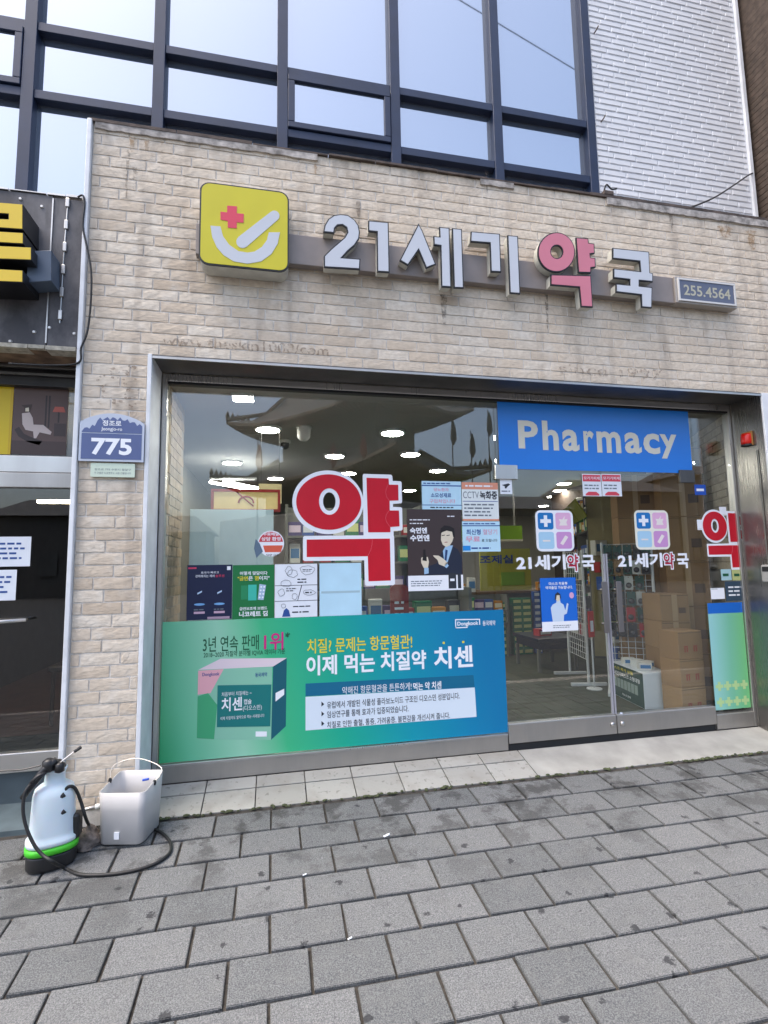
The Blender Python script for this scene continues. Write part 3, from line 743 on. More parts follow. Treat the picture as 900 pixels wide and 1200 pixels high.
# teal medicine banner at the bottom of the window
def grad_mat(name, stops, x0, x1, zamp=0., blob=None):
    q = NB(name); sp = q.sep(); f = q.rng(sp[0], x0, x1)
    f = q.math('ADD', f, q.math('MULTIPLY', sp[2], zamp))
    cr = q.n.new('ShaderNodeValToRGB'); e = cr.color_ramp.elements
    while len(e) < len(stops): e.new(.5)
    for i, (p, c) in enumerate(stops): e[i].position = p; e[i].color = (*S(*c, .95), 1)
    q.lk(f, cr.inputs[0]); q.color(cr.outputs[0]); q.b.inputs['Roughness'].default_value = .35; return q.m
YB = YG-.006
TEAL = grad_mat('teal_banner_print', [(0, (32,168,98)), (.10, (105,196,152)), (.24, (150,208,178)), (.36, (60,184,130)), (.52, (20,168,140)), (.72, (0,148,168)), (.9, (0,128,172)), (1, (0,118,168))], -.66, 1.56, .10)
t, r = poster('medicine_banner', 'wide green to teal medicine banner along the bottom of the shop window', (191, 722.5, 592.5, 877), TEAL, 'banner', YB)
# explicit rectangle: level in the place
o = t.children[0]; bpy.data.objects.remove(o)
r = (-.652, 1.553, ZG0+.004, .985)
MB().box(r[0], r[1], YB-.0012, YB, r[2], r[3]).build('sheet', TEAL, t)
def fx(px): return (P(px, 800, YB).x-r[0])/(r[1]-r[0])
def fz(px, py): return (P(px, py, YB).z-r[2])/(r[3]-r[2])
def bt(body, px0, py0, px1, py1, mat, bold, lay=2): # text between two pixel corners of the photo, at its height there
    pm = (px0+px1)/2
    # rows run level in the place: use the mid column
    sh_ = 0
    return words(t, r, body, (fx(px0), fx(px1), fz(pm, py1), fz(pm, py0)), mat, YB, bold, lay)
bt('3년 연속 판매', 237, 745, 303, 763, GREENINK, .008)
bt('1위', 309, 741, 332, 762, MAGINK, .02)
bt('2018~2020 치질약 분야별 IQVIA 데이터 기준', 238, 762, 334, 769, GREENINK, .01)
bt('*', 334, 741, 340, 747, GREENINK, .02)
# printed carton
def pf_(pts, mat, name='print', lay=1):
    po = [(fx(x), fz(x, y)) for x, y in pts]
    return patch(t, r, None, mat, YB, name, po, lay)
pf_([(232,785),(258,772),(336,771),(320,781)], FLATM('carton_top', (232,214,220)))
pf_([(232,785),(319,781),(318,867),(232,866)], FLATM('carton_front', (140,200,172)))
pf_([(320,781),(336,771),(335,851),(318,867)], FLATM('carton_side', (8,92,108)))
pf_([(232,786),(262,784),(247,812),(232,814)], FLATM('carton_pink', (238,176,184)), lay=2)
pf_([(232,816),(244,812),(255,826),(252,866),(232,865)], FLATM('carton_leaf', (66,170,118)), lay=2)
pf_([(255,803),(318,802),(317,851),(255,852)], FLATM('carton_panel', (12,120,118)), lay=3)
bt('치센', 260, 817, 284, 833, WPRINT, .02, 5); bt('캡슐', 286, 819, 295, 825, WPRINT, .01, 5); bt('(디오스민)', 285, 826, 307, 833, WPRINT, .0, 5)
bt('처음부터 치질에는 ~', 260, 810, 295, 815, WPRINT, .0, 5)
bt('이제 치질약도 알약으로 먹는 시대입니다', 259, 838, 310, 842, WPRINT, .0, 5)
bt('Dongkook', 237, 788, 257, 793, BLUEINK, .01, 4); bt('동국제약', 299, 788, 313, 793, BLUEINK, .01, 4)
pf_([(300,857),(313,857),(313,863),(300,863)], WPRINT, lay=3)
pf_([(323,812),(333,807),(333,814),(323,822)], WPRINT, 'side_print', 3)
bt('치질? 문제는 항문혈관!', 360, 746, 484, 763, YELINK, .012)
bt('이제 먹는 치질약', 359, 765, 500, 788, WPRINT, .028); bt('치센', 509, 757, 555, 783, WPRINT, .028)
pf_([(520,752),(522.5,752),(522.5,754.5),(520,754.5)], YELINK); pf_([(543,751),(545.5,751),(545.5,753.5),(543,753.5)], YELINK)
pf_([(358,801),(555,791),(556,805),(358,816)], FLATM('banner_bar', (0,104,140)))
pf_([(358,816.6),(556,805.6),(557,840),(358,856)], FLATM('banner_box', (222,234,244)))
words(t, r, '약해진 항문혈관을 튼튼하게!', (fx(401), fx(482), fz(442, 811), fz(442, 802)), WPRINT, YB, .0, 3)
words(t, r, '먹는 약 치센', (fx(484), fx(517), fz(500, 808), fz(500, 799)), WPRINT, YB, .02, 3)
for i, (s, e) in enumerate((('유럽에서 개발된 식물성 플라보노이드 구조인 디오스민 성분입니다.', 538), ('임상연구를 통해 효과가 입증되었습니다.', 478), ('치질로 인한 출혈, 통증, 가려움증, 불편감을 개선시켜 줍니다.', 526))):
    y0 = 821+i*11.4; m_ = (383+e)/2; dy = -(m_-383)*.055
    words(t, r, s, (fx(383), fx(e), fz(m_, y0+8+dy), fz(m_, y0+dy)), INKD, YB, .006, 3)
    pf_([(376.5, y0+1), (379.8, y0+4), (376.5, y0+7)], INKD, 'arrow', 3)
bt('Dongkook', 538, 728, 563, 734, WPRINT, .025); bt('동국제약', 568, 727, 583, 733, WPRINT, .01)
for e in ([(535.5,725.5),(565,725),(565,726.2),(535.5,726.7)], [(535.5,726.7),(536.6,726.7),(536.6,736),(535.5,736)], [(563.9,726.2),(565,726.2),(565,732),(563.9,732)], [(535.5,735),(550,734.4),(550,735.6),(535.5,736.2)]): pf_(e, WPRINT, 'logo_line')

# door logos
def logo_decal(label, bx, tx, cream):
    y = YG-.0065; r = RECT(*bx, y); t = thing('logo_sticker', label, 'window sticker', ((r[0]+r[1])/2, y, r[2]))
    W_, H_ = r[1]-r[0], r[3]-r[2]
    MB().prism(rrect(*r, W_*.14), y-.0008, y).build('backing', cream, t)
    cols = [FLATM('logo_blue', (18,118,190)), FLATM('logo_pink', (232,180,214)), FLATM('logo_lightblue', (172,212,236)), FLATM('logo_violet', (206,150,206))]
    for i, (u, v) in enumerate(((.06,.53), (.53,.53), (.06,.06), (.53,.06))):
        q = (r[0]+W_*u, r[0]+W_*(u+.41), r[2]+H_*v, r[2]+H_*(v+.41)); MB().prism(rrect(*q, W_*.06), y-.0014, y-.0009).build('square', cols[i], t)
    cx, cz = r[0]+W_*.265, r[2]+H_*.735; a, b = W_*.045, W_*.14
    MB().prism([(cx-a,cz-b),(cx+a,cz-b),(cx+a,cz-a),(cx+b,cz-a),(cx+b,cz+a),(cx+a,cz+a),(cx+a,cz+b),(cx-a,cz+b),(cx-a,cz+a),(cx-b,cz+a),(cx-b,cz-a),(cx-a,cz-a)], y-.002, y-.0015).build('cross', WVINYL, t)
    cx = r[0]+W_*.735
    MB().prism([(cx-.11*W_,cz-.11*H_),(cx+.11*W_,cz-.11*H_),(cx+.08*W_,cz-.03*H_),(cx+.12*W_,cz+.05*H_),(cx+.03*W_,cz+.04*H_),(cx+.05*W_,cz+.13*H_),(cx-.02*W_,cz+.04*H_),(cx-.12*W_,cz+.05*H_),(cx-.08*W_,cz-.03*H_)], y-.002, y-.0015).build('mortar_mark', FLATM('pale_cream', (240,230,224)), t)
    cx, cz = r[0]+W_*.265, r[2]+H_*.265
    MB().prism([(cx-.1*W_,cz-.03*H_),(cx+.1*W_,cz-.03*H_),(cx+.1*W_,cz+.01*H_),(cx-.1*W_,cz+.01*H_)], y-.002, y-.0015).build('bar_mark', FLATM('pale_cream', (240,230,224)), t)
    cx = r[0]+W_*.735; d = W_*.07
    MB().prism([(cx-d*1.6,cz-d*1.1),(cx-d*.5,cz-d*1.7),(cx+d*1.6,cz+d*1.1),(cx+d*.5,cz+d*1.7)], y-.002, y-.0015).build('capsule_mark', FLATM('pale_cream', (240,230,224)), t)
    q = RECT(*tx, y); L = q[1]-q[0]; mid = (q[3]-q[2])
    text('21세기', WVINYL, t, q[0], q[0]+L*.62, q[2]+mid*.12, q[3], y-.0012, .035)
    text('국', WVINYL, t, q[0]+L*.83, q[1], q[2]+mid*.02, q[3]-mid*.04, y-.0012, .035)
    text('약', WVINYL, t, q[0]+L*.625, q[0]+L*.80, q[2]-mid*.05, q[3]+mid*.06, y-.0012, .075)
    text('약', M('dark_red_vinyl', S(170,30,60), .35), t, q[0]+L*.64, q[0]+L*.785, q[2]+mid*.02, q[3]-mid*.0, y-.0020, .02)
logo_decal('four colour square logo sticker above the blue poster on the glass door', (628, 598, 672, 646), (605, 650, 697, 670), WVINYL)
logo_decal('four colour square logo sticker on the glass door in front of cartons', (744, 598, 784, 644), (724, 648, 807, 667), M('cream_vinyl', S(236,234,218,.95), .35))

# row of posters above the teal banner, inside faces
t, r = poster('pill_poster', 'navy blue poster with two pale pills and small white print', (219, 662, 272, 726), M('navy_print', S(14,28,66,.9), .4))
words(t, r, '효과가 빠르고', (.30, .70, .84, .88), WPRINT, YD); words(t, r, '강력해지는 케어', (.18, .60, .77, .82), WPRINT, YD); words(t, r, '솔루션', (.62, .82, .77, .82), FLATM('pink_red', (214,60,96)), YD)
for u in (.28, .72):
    patch(t, r, None, FLATM('pill', (190,214,238)), YD, 'pill', [(u-.05,.46),(u+.05,.50),(u+.05,.53),(u-.05,.49)])
    patch(t, r, None, FLATM('pill_glow', (120,176,228)), YD, 'ripple', [(u+.12*math.cos(a*.524), .28+.022*math.sin(a*.524)) for a in range(12)])
    patch(t, r, (u-.12, u+.12, .11, .15), FLATM('caption', (206,170,190) if u < .5 else (206,214,200)), YD); lines(t, r, (u-.12, u+.12, .16, .21), 1, GREYINK, YD)
patch(t, r, (.46, .95, .005, .05), FLATM('foot', (176,150,170)), YD); patch(t, r, (.02, .2, .93, .96), FLATM('pink_red', (214,60,96)), YD); patch(t, r, (.88, .96, .90, .97), WPRINT, YD)
t, r = poster('gum_poster', 'green poster with white and yellow lettering and a blister pack', (272.5, 662, 321.5, 725), M('green_print', S(18,118,62,.92), .4), y=YD-.001)
Y2 = YD-.001
words(t, r, '어떻게 맞담이다', (.17, .83, .81, .88), WPRINT, Y2, .02); words(t, r, '"금연', (.12, .36, .71, .79), YELINK, Y2, .02); words(t, r, '은', (.37, .48, .71, .79), WPRINT, Y2, .02); words(t, r, '껌', (.52, .62, .71, .79), YELINK, Y2, .02); words(t, r, '이지"', (.63, .88, .71, .79), WPRINT, Y2, .02)
words(t, r, '금연보조제 브랜드', (.17, .83, .16, .22), WPRINT, Y2, .02); words(t, r, '니코레트 껌', (.16, .84, .04, .14), WPRINT, Y2, .03)
patch(t, r, (.20, .36, .36, .62), FLATM('pack_green', (30,140,90)), Y2); patch(t, r, (.37, .57, .34, .63), FLATM('pack_teal', (60,190,170)), Y2)
patch(t, r, None, FLATM('blister', (170,196,222)), Y2, 'blister_pack', [(.60,.35),(.74,.34),(.80,.62),(.64,.64)])
m_ = MB()
for i in range(2):
    for j in range(4):
        cx, cz = r[0]+(r[1]-r[0])*(.645+.075*i+.012*j), r[2]+(r[3]-r[2])*(.39+.065*j); m_.prism(ell(cx, cz, .006, .006, 8), Y2-.0024, Y2-.002)
m_.build('gum_piece', WPRINT, t)
for (px, lab, nm) in (((322, 661, 372.5, 723.5), 'white hand drawn comic sheet with three panels of doodles', 'comic_sheet'), ((374.5, 660, 423.5, 721.5), 'blank pale sheet of paper with a fold under the red syllable', 'blank_sheet')):
    yy = YD-.0015
    t, r = poster(nm, lab, px, PAPERB if nm == 'blank_sheet' else PAPER, 'sheet', yy)
    if nm == 'blank_sheet':
        patch(t, r, (.04, .96, .43, .47), FLATM('fold', (168,196,206)), yy, 'fold'); continue
    for f in ((.0, 1, .595, .605), (.0, 1, .305, .315), (.985, 1, 0, 1)): patch(t, r, f, INKD, yy, 'ink_line')
    patch(t, r, None, INKD, yy, 'ink_line', [(.52,.315),(.535,.315),(.63,.595),(.61,.595)])
    rnd = random.Random(3); dm = MB()
    def scr(cx, cz, rx, rz, n=14):
        pts = []
        for i in range(n+1): a = 2*math.pi*i/n; k = rnd.uniform(.85, 1.15); q = sub(r, cx+rx*k*math.cos(a), 0, cz+rz*k*math.sin(a), 0); pts.append((q[0], yy-.0022, q[2]))
        dm.tube(pts, .0011, 4)
    scr(.32,.88,.08,.08); scr(.40,.82,.12,.07); scr(.75,.88,.17,.08); scr(.26,.64,.11,.06); scr(.15,.47,.07,.07); scr(.46,.39,.06,.06); scr(.8,.46,.14,.05); scr(.2,.22,.05,.04)
    dm.build('doodle', INKD, t)
    for f in ((.64,.86,.85,.91), (.52,.74,.63,.74), (.26,.5,.48,.56), (.7,.9,.43,.49), (.42,.86,.18,.23), (.40,.92,.07,.13)): lines(t, r, f, 2 if f[3]-f[2] > .06 else 1, INKD, yy)
    patch(t, r, None, BLUEINK, yy, 'doodle_figure', [(.17,.02),(.36,.02),(.33,.13),(.27,.18),(.21,.14)])
# round red sticker
q_ = RECT(302, 620, 333, 654, YD); t = thing('sticker_or_reflection', 'round red and white sticker with bent edge on the window', 'window sticker', ((q_[0]+q_[1])/2, YD, q_[2]))
cx, cz, rr_ = (q_[0]+q_[1])/2, (q_[2]+q_[3])/2, (q_[1]-q_[0])/2
MB().prism(ell(cx, cz, rr_, rr_), YD-.0008, YD).build('disc', WVINYL, t)
MB().prism([(cx+rr_*.92*math.cos(a), cz+rr_*.92*math.sin(a)) for a in [math.radians(8+164*i/20) for i in range(21)]], YD-.0013, YD-.0009).build('red_half', FLATM('sticker_red', (206,66,76)), t)
MB().prism([(cx-rr_*.6, cz-.012), (cx-rr_*.45, cz-.055), (cx+rr_*.75, cz-.055), (cx+rr_*.9, cz-.012)], YD-.0013, YD-.0009).build('orange_band', FLATM('sticker_orange', (222,96,70)), t)
text('무료배달', WVINYL, t, cx-.05, cx+.05, cz+.05, cz+.072, YD-.0016, .02); text('상담 환영', WVINYL, t, cx-.06, cx+.06, cz+.018, cz+.042, YD-.0016, .02)
text('약국', INKD, t, cx-.03, cx+.05, cz-.082, cz-.066, YD-.0016, .0)
MB().prism([(cx-.09, cz-.09), (cx-.05, cz-.05), (cx-.07, cz+.0), (cx-.095, cz+.03), (cx-.105, cz-.03)], YD-.002, YD-.0014).build('sticker_figure', M('grey_blue_print', S(90,110,130), .5), t)

# brown sleep poster with a printed man
t, r = poster('sleep_poster', 'dark brown poster with a printed man in a suit pointing', (477.5, 597, 541.5, 692), M('brown_print', S(66,54,54,.9), .4))
# lower white strip and printing
patch(t, r, (0, 1, 0, .185), WPRINT, YD)
words(t, r, '숙면엔', (.05, .36, .70, .775), WPRINT, YD, .035); words(t, r, '수면엔', (.05, .40, .605, .685), WPRINT, YD, .035)
lines(t, r, (.05, .44, .855, .885), 1, WPRINT, YD); lines(t, r, (.05, .32, .81, .84), 1, WPRINT, YD); lines(t, r, (.74, .9, .90, .93), 1, WPRINT, YD); lines(t, r, (.05, .68, .05, .13), 3, GREYINK, YD)
SKIN = FLATM('skin_print', (226,214,190)); SUIT = FLATM('suit_print', (32,40,60)); SHIRT = FLATM('shirt_print', (160,196,226)); HAIR = FLATM('hair_print', (28,24,24))
patch(t, r, None, SUIT, YD, 'suit', [(.30,.19),(.98,.19),(.99,.40),(.92,.50),(.80,.55),(.68,.53),(.60,.44),(.52,.33),(.38,.30)])
patch(t, r, None, SHIRT, YD, 'shirt', [(.66,.36),(.72,.34),(.83,.55),(.70,.55),(.64,.48)], 2)
patch(t, r, None, FLATM('tie', (34,62,110)), YD, 'tie', [(.665,.37),(.70,.36),(.73,.49),(.69,.50)], 3)
patch(t, r, None, SKIN, YD, 'face', [(.62,.70),(.61,.62),(.64,.56),(.70,.53),(.77,.55),(.82,.60),(.85,.66),(.84,.72),(.76,.75),(.66,.74)], 4)
patch(t, r, None, HAIR, YD, 'hair', [(.60,.70),(.61,.76),(.68,.80),(.78,.79),(.86,.76),(.87,.66),(.84,.65),(.82,.72),(.72,.735),(.64,.715)], 5)
for u in (.655, .745): patch(t, r, None, HAIR, YD, 'brow', [(u-.03,.668),(u+.03,.675),(u+.03,.684),(u-.03,.678)], 5)
patch(t, r, None, FLATM('lip', (176,120,110)), YD, 'mouth', [(.67,.583),(.74,.588),(.72,.598),(.68,.594)], 5)
patch(t, r, None, SKIN, YD, 'pointing_hand', [(.46,.43),(.56,.425),(.66,.38),(.72,.33),(.66,.29),(.56,.32),(.54,.37),(.47,.415)], 4)
patch(t, r, None, SHIRT, YD, 'cuff', [(.70,.34),(.74,.30),(.70,.27),(.66,.29)], 4)
patch(t, r, None, SKIN, YD, 'raised_hand', [(.24,.40),(.24,.34),(.28,.28),(.36,.28),(.38,.35),(.36,.41),(.30,.42)], 4)
patch(t, r, None, SHIRT, YD, 'cuff', [(.29,.20),(.37,.21),(.37,.28),(.29,.28)], 4)
patch(t, r, None, HAIR, YD, 'bottle', [(.26,.37),(.34,.36),(.34,.42),(.32,.44),(.32,.50),(.28,.50),(.28,.44)], 5)
patch(t, r, (.73, .87, .02, .21), INKD, YD, 'product', None, 3); patch(t, r, (.90, .96, .02, .20), INKD, YD, 'product', None, 3); patch(t, r, (.76, .84, .11, .14), WPRINT, YD, 'product_label', None, 4)

# paper notices
t, r = poster('notice', 'pale blue notice with blue and pink lines above the brown poster', (494.5, 564, 540.5, 597), PAPERB, 'notice', YD-.002)
yy = YD-.002
patch(t, r, (0, 1, .82, .86), BLUEINK, yy); lines(t, r, (.04, .96, .87, .97), 1, BLUEINK, yy); words(t, r, '당뇨환자', (.30, .68, .64, .76), PINKINK, yy); words(t, r, '소모성재료', (.22, .74, .42, .58), BLUEINK, yy, .02); words(t, r, '구입처입니다', (.18, .84, .22, .36), PINKINK, yy); patch(t, r, (0, 1, .14, .165), BLUEINK, yy); lines(t, r, (.2, .96, .02, .12), 1, INKD, yy)
t, r = poster('notice', 'camera recording notice with orange header on the window', (541.5, 565.5, 584, 610.5), M('pale_peach_paper', S(226,232,230,.95), .6), 'notice', YD-.002)
patch(t, r, (0, 1, .82, 1), FLATM('peach', (222,150,122)), yy); patch(t, r, (0, 1, 0, .05), FLATM('peach', (222,150,122)), yy); lines(t, r, (.1, .9, .86, .96), 1, WPRINT, yy)
words(t, r, 'CCTV', (.03, .46, .585, .76), GREYINK, yy, -.005); words(t, r, '녹화중', (.49, .97, .56, .78), INKD, yy, .03); patch(t, r, (.02, .98, .50, .515), BLUEINK, yy); lines(t, r, (.05, .95, .10, .47), 4, GREYINK, yy)
t, r = poster('notice', 'pale blue notice with a bright blue corner beside the brown poster', (542, 611, 586, 646.5), PAPERB, 'notice', YD-.002)
patch(t, r, (0, 1, .84, .87), BLUEINK, yy); lines(t, r, (.03, .97, .88, .97), 1, BLUEINK, yy); words(t, r, '최신형', (.10, .48, .56, .74), BLUEINK, yy, .02); words(t, r, '혈당기', (.54, .92, .56, .74), PINKINK, yy, .0); words(t, r, '무료', (.08, .46, .32, .50), PINKINK, yy, .02); words(t, r, '로 드립니다', (.50, .92, .32, .42), INKD, yy); patch(t, r, (0, .2, .04, .2), FLATM('corner_blue', (30,140,220)), yy); lines(t, r, (.22, .75, .06, .18), 1, BLUEINK, yy)
t, r = poster('camera_sticker', 'small white sticker with a black camera mark by the door', (586, 562, 600, 579), PAPER, 'window sticker', YG-.007); y7 = YG-.007
patch(t, r, None, INKD, y7, 'camera_mark', [(.15,.62),(.7,.74),(.85,.66),(.6,.5),(.5,.38),(.38,.4),(.4,.52)]); lines(t, r, (.1, .9, .1, .3), 1, GREYINK, y7)
for a, b in ((682.5, 704.5), (705.2, 728)):
    t, r = poster('small_notice', 'small white notice with red header hanging below the blue Pharmacy banner', (a, 555.5, b, 581.5), PAPER, 'notice', y7)
    t['group'] = 'red headed notices on the door'
    patch(t, r, (.03, .97, .66, .96), FLATM('notice_red', (220,72,88)), y7); words(t, r, '모기기피제', (.08, .92, .74, .88), WPRINT, y7, .01, 3); lines(t, r, (.1, .9, .28, .56), 2, GREYINK, y7)
    patch(t, r, None, FLATM('notice_red', (220,72,88)), y7, 'red_foot', [(.14,.03),(.86,.03),(.86,.10),(.7,.2),(.3,.2),(.14,.10)])
t, r = poster('mask_poster', 'bright blue poster with a white figure taped to the glass door', (634, 677, 676, 739.5), M('bright_blue_print', S(24,106,206,.95), .4), 'poster', YG-.0075); y8 = YG-.0075
patch(t, r, (0, 1, 0, .18), WPRINT, y8); words(t, r, '마스크 착용후', (.24, .76, .86, .92), WPRINT, y8, .02); words(t, r, '약국출입 가능합니다.', (.14, .90, .785, .845), WPRINT, y8, .02); lines(t, r, (.3, .86, .05, .12), 2, GREYINK, y8)
patch(t, r, None, FLATM('pale_blue', (206,222,240)), y8, 'figure', [(.30,.18),(.26,.44),(.32,.50),(.42,.53),(.44,.60),(.52,.60),(.54,.53),(.62,.49),(.66,.38),(.72,.52),(.76,.50),(.70,.32),(.62,.30),(.60,.18)], None, 2) if False else patch(t, r, None, FLATM('pale_blue', (206,222,240)), y8, 'figure', [(.30,.18),(.26,.44),(.32,.50),(.42,.53),(.44,.60),(.52,.60),(.54,.53),(.62,.49),(.66,.38),(.72,.52),(.76,.50),(.70,.32),(.62,.30),(.60,.18)], 2)
patch(t, r, None, SKIN, y8, 'figure_face', [(.42,.58),(.43,.68),(.52,.68),(.53,.58),(.475,.55)], 3); patch(t, r, None, INKD, y8, 'figure_hair', [(.38,.58),(.40,.69),(.47,.73),(.54,.69),(.56,.60),(.53,.62),(.52,.67),(.44,.67),(.42,.60)], 4)
cxq = sub(r, .79, .93, .6, .72); MB().prism(ell((cxq[0]+cxq[1])/2, (cxq[2]+cxq[3])/2, .018, .022, 16), y8-.0026, y8-.002).build('pink_dot', FLATM('soft_pink', (222,170,206)), t)
# right pane: green poster, stickers
GRN = grad_mat('mint_poster_print', [(0, (150,206,204)), (.5, (120,192,160)), (1, (118,200,124))], 3.2, 3.53, -.12)
t, r = poster('mint_poster', 'mint green poster with a blue top band on the side glass', (828, 712, 885, 832), GRN, 'poster', YD)
r = (GX1+.012, GXE-.004, .19, .975); bpy.data.objects.remove(t.children[0]); MB().box(r[0], r[1], YD-.0012, YD, r[2], r[3]).build('sheet', GRN, t)
patch(t, r, (0, 1, .90, 1), FLATM('band_blue', (16,104,200)), YD)
pc = MB()
for i in range(4):
    for j in range(2):
        cx, cz, a, b = r[0]+(r[1]-r[0])*(.15+.235*i), r[2]+.055+.115*j, .012, .033
        pc.prism([(cx-a,cz-b),(cx+a,cz-b),(cx+a,cz-a),(cx+b,cz-a),(cx+b,cz+a),(cx+a,cz+a),(cx+a,cz+b),(cx-a,cz+b),(cx-a,cz+a),(cx-b,cz+a),(cx-b,cz-a),(cx-a,cz-a)], YD-.0021, YD-.0017)
pc.build('pale_crosses', FLATM('pale_lime', (184,216,150)), t)
for lab, px, m_ in (('small teal and white sticker under the small red syllable', (845, 667, 857, 680), FLATM('teal_white', (170,206,212))), ('small yellow green sticker under the small red syllable', (858, 667, 871, 680), FLATM('yellow_green', (188,196,130))), ('blank white sticker above the mint poster', (833, 689, 849, 702), WVINYL), ('small blue label below the right door fitting', (814, 568, 827, 580), FLATM('label_blue', (22,80,180))), ('slate blue price list above the mint poster', (850, 681, 873, 704), FLATM('slate', (52,74,92)))):
    t, r = poster('window_sticker', lab, px, m_, 'window sticker', YD)
    lines(t, r, (.15, .85, .2, .8), 3 if 'list' in lab else 1, WPRINT if 'blue' in lab else GREENINK, YD) if 'blank' not in lab else patch(t, r, (.05, .5, .86, .97), FLATM('sticker_shadow', (200,204,206)), YD)
for px in ((817, 609, 825, 621), (843, 594, 851, 604)):
    t, r = poster('tape_square', 'white tape square at the edge of the small red syllable', px, WVINYL, 'tape', YD+.001); t['group'] = 'white tape squares by the small red syllable'
    patch(t, r, (.05, .95, .08, .14), FLATM('tape_edge', (214,216,220)), YD+.001, 'tape_edge')
# siren and keypad on the right reveal
XS = XR-.024
ca = P(880, 505, .13)
si = thing('siren_light', 'small red siren lamp on the steel door reveal', 'siren', (XS, .13, 2.2))
MB().box(XS-.012, XS, .085, .175, 2.165, 2.275).build('backplate', M('amber_base', S(170,120,60), .5), si, bevel=.003)
MB().lathe((XS-.014, .13, 2.175), [(.036, 0), (.04, .02), (.04, .06), (.036, .085)], 16, 'z', .9).build('red_lens', M('red_lens', S(214,30,20), .2), si, True)
MB().lathe((XS-.014, .13, 2.165), [(.041, 0), (.041, .012)], 16, 'z', .9).build('lens_ring', BLACKP, si)
kp = thing('keypad', 'grey keypad lock on the steel door reveal', 'keypad', (XS, .06, 1.05))
MB().box(XS-.028, XS, .015, .10, 1.13, 1.26).build('case', M('keypad_grey', S(150,150,146), .4), kp, bevel=.012, seg=3)
MB().box(XS-.03, XS-.0282, .03, .085, 1.21, 1.245).build('screen', BLACKP, kp)
MB().tube([(XS-.006, .055, 1.26), (XS-.006, .055, 1.6), (XS-.006, .06, 2.12)], .004, 6).build('cable', GREYM, kp)
MB().tube([(XS-.006, .055, 1.13), (XS-.006, .055, .7), (XS-.006, .055, .1)], .004, 6).build('cable', GREYM, kp)
# lock and reflections at the door foot, painted as flat coloured discs
for i, (px, py, c) in enumerate(((712, 840, (190,150,140)), (708, 846, (200,190,180)), (722, 841, (90,120,190)), (728, 837, (210,220,235)), (726, 843, (150,170,220)))):
    q = P(px, py, YG-.007); t = thing('sticker_or_reflection', 'small disc painted after the lock and reflections at the foot of the glass door', 'window sticker', (q.x, YG-.007, q.z-.016), 'discs painted after the lock and reflections at the foot of the door')
    MB().prism(ell(q.x, q.z, .014, .014, 16), YG-.0078, YG-.007).build('disc', FLATM('dot%d' % i, c), t); MB().prism(ell(q.x, q.z, .006, .006, 12), YG-.0084, YG-.0079).build('dot', WVINYL if i > 1 else INKD, t)

# ------------------------------------------------------------------ neighbour shop on the left
NB_ = thing('neighbour_building', 'neighbouring shop with dark metal sign panel and steel framed glass door', 'building', (-2.2, .3, 0))
def panel_material():
    q = NB('weathered_dark_metal'); c = q.mix(q.rng(q.noise(2.6, 7, (1, 1, .6), .62), .40, .62), S(66,64,68,.7), S(128,125,126,.72))
    c = q.mix(q.rng(q.noise(7, 6, (2.5, 1, .5)), .55, .72, 0, .7), c, (.045, .042, .042)); q.color(c)
    q.b.inputs['Roughness'].default_value = .6; q.bump(q.noise(14, 4), .2); return q.m
PANEL = panel_material()
XN = -1.083
sp = MB().box(-2.9, XN-.16, -.012, .25, 2.545, 3.44).build('sign_panel', PANEL, NB_, bevel=.004)
MB().box(XN-.156, XN, -.014, .25, 2.545, 3.43).build('sign_panel', PANEL, NB_, bevel=.004)
MB().box(XN-.162, XN-.155, -.02, .0, 2.56, 3.42).build('panel_seam', STEEL2, sp)
hx_ = XN-.088
hg = MB().tube([(hx_-.006, -.018, 2.68), (hx_-.003, -.018, 3.05), (hx_+.006, -.018, 3.405)], .0035, 6).build('hinge_rod', STEEL2, sp)
for i in range(6):
    z = 2.70+i*.135
    MB().box(hx_-.014+i*.002, hx_+.006+i*.002, -.027, -.0135, z, z+.055).build('hinge_knuckle', STEEL2, sp, bevel=.003)
for px, py in ((24, 233), (49, 242), (40, 389), (58, 384), (87, 391), (12, 400)):
    q = P(px, py, -.014); MB().tube([(q.x, -.019, q.z), (q.x, -.0125, q.z)], [.007, .011], 10).build('screw', STEEL2, sp)
edge = MB(); x = -2.9
while x < XN:
    L = random.uniform(.07, .2); edge.box(x, min(x+L, XN)-.006, -.02, .02, 3.441+random.uniform(0, .003), 3.449+random.uniform(-.003, .006)); x += L
edge.build('panel_top_edge', STEEL2, NB_)
edge = MB(); x = -2.9
while x < XN:
    L = random.uniform(.07, .22); edge.box(x, min(x+L, XN)-.004, -.03, .06, 2.522+random.uniform(-.004, .004), 2.543); x += L
edge.build('panel_bottom_edge', M('chipped_white_paint', S(176,168,150,.9), .6, var=.4, vscale=30), NB_)
# yellow box letters, dark sides
YY = -.20
LS = M('black_letter_side', (.012, .012, .014), .35); LY = M('yellow_letter_face', S(226,192,36,.95), .35, var=.03)
def nb_letter(polys):
    b, f = MB(), MB()
    for po in polys:
        w_ = PP(po, YY); b.prism(w_, YY+.0005, -.0125); f.prism(inset(w_, .003), YY-.003, YY)
    o = b.build('box_letter', LS, NB_); o['label'] = 'yellow faced black sided box letter of the neighbour sign'; f.build('letter_face', LY, o)
nb_letter([[(-60,233),(27,239.5),(27,269),(-60,263),(-60,254),(10,257),(10,251),(-60,246)], [(-60,268),(27.5,273),(27.5,286),(-60,281)], [(-70,285),(37,290),(37,305),(-70,301)], [(-60,312),(27,317),(27,331),(-60,328)]])
bb = MB(); w_ = PP([(34,294),(60,293),(60,329),(30,331)], -.13)
bb.prism(w_, -.13, -.0125).build('speaker_box', M('blue_grey_paint', S(86,100,118,.85), .45, var=.08), NB_, bevel=.003)
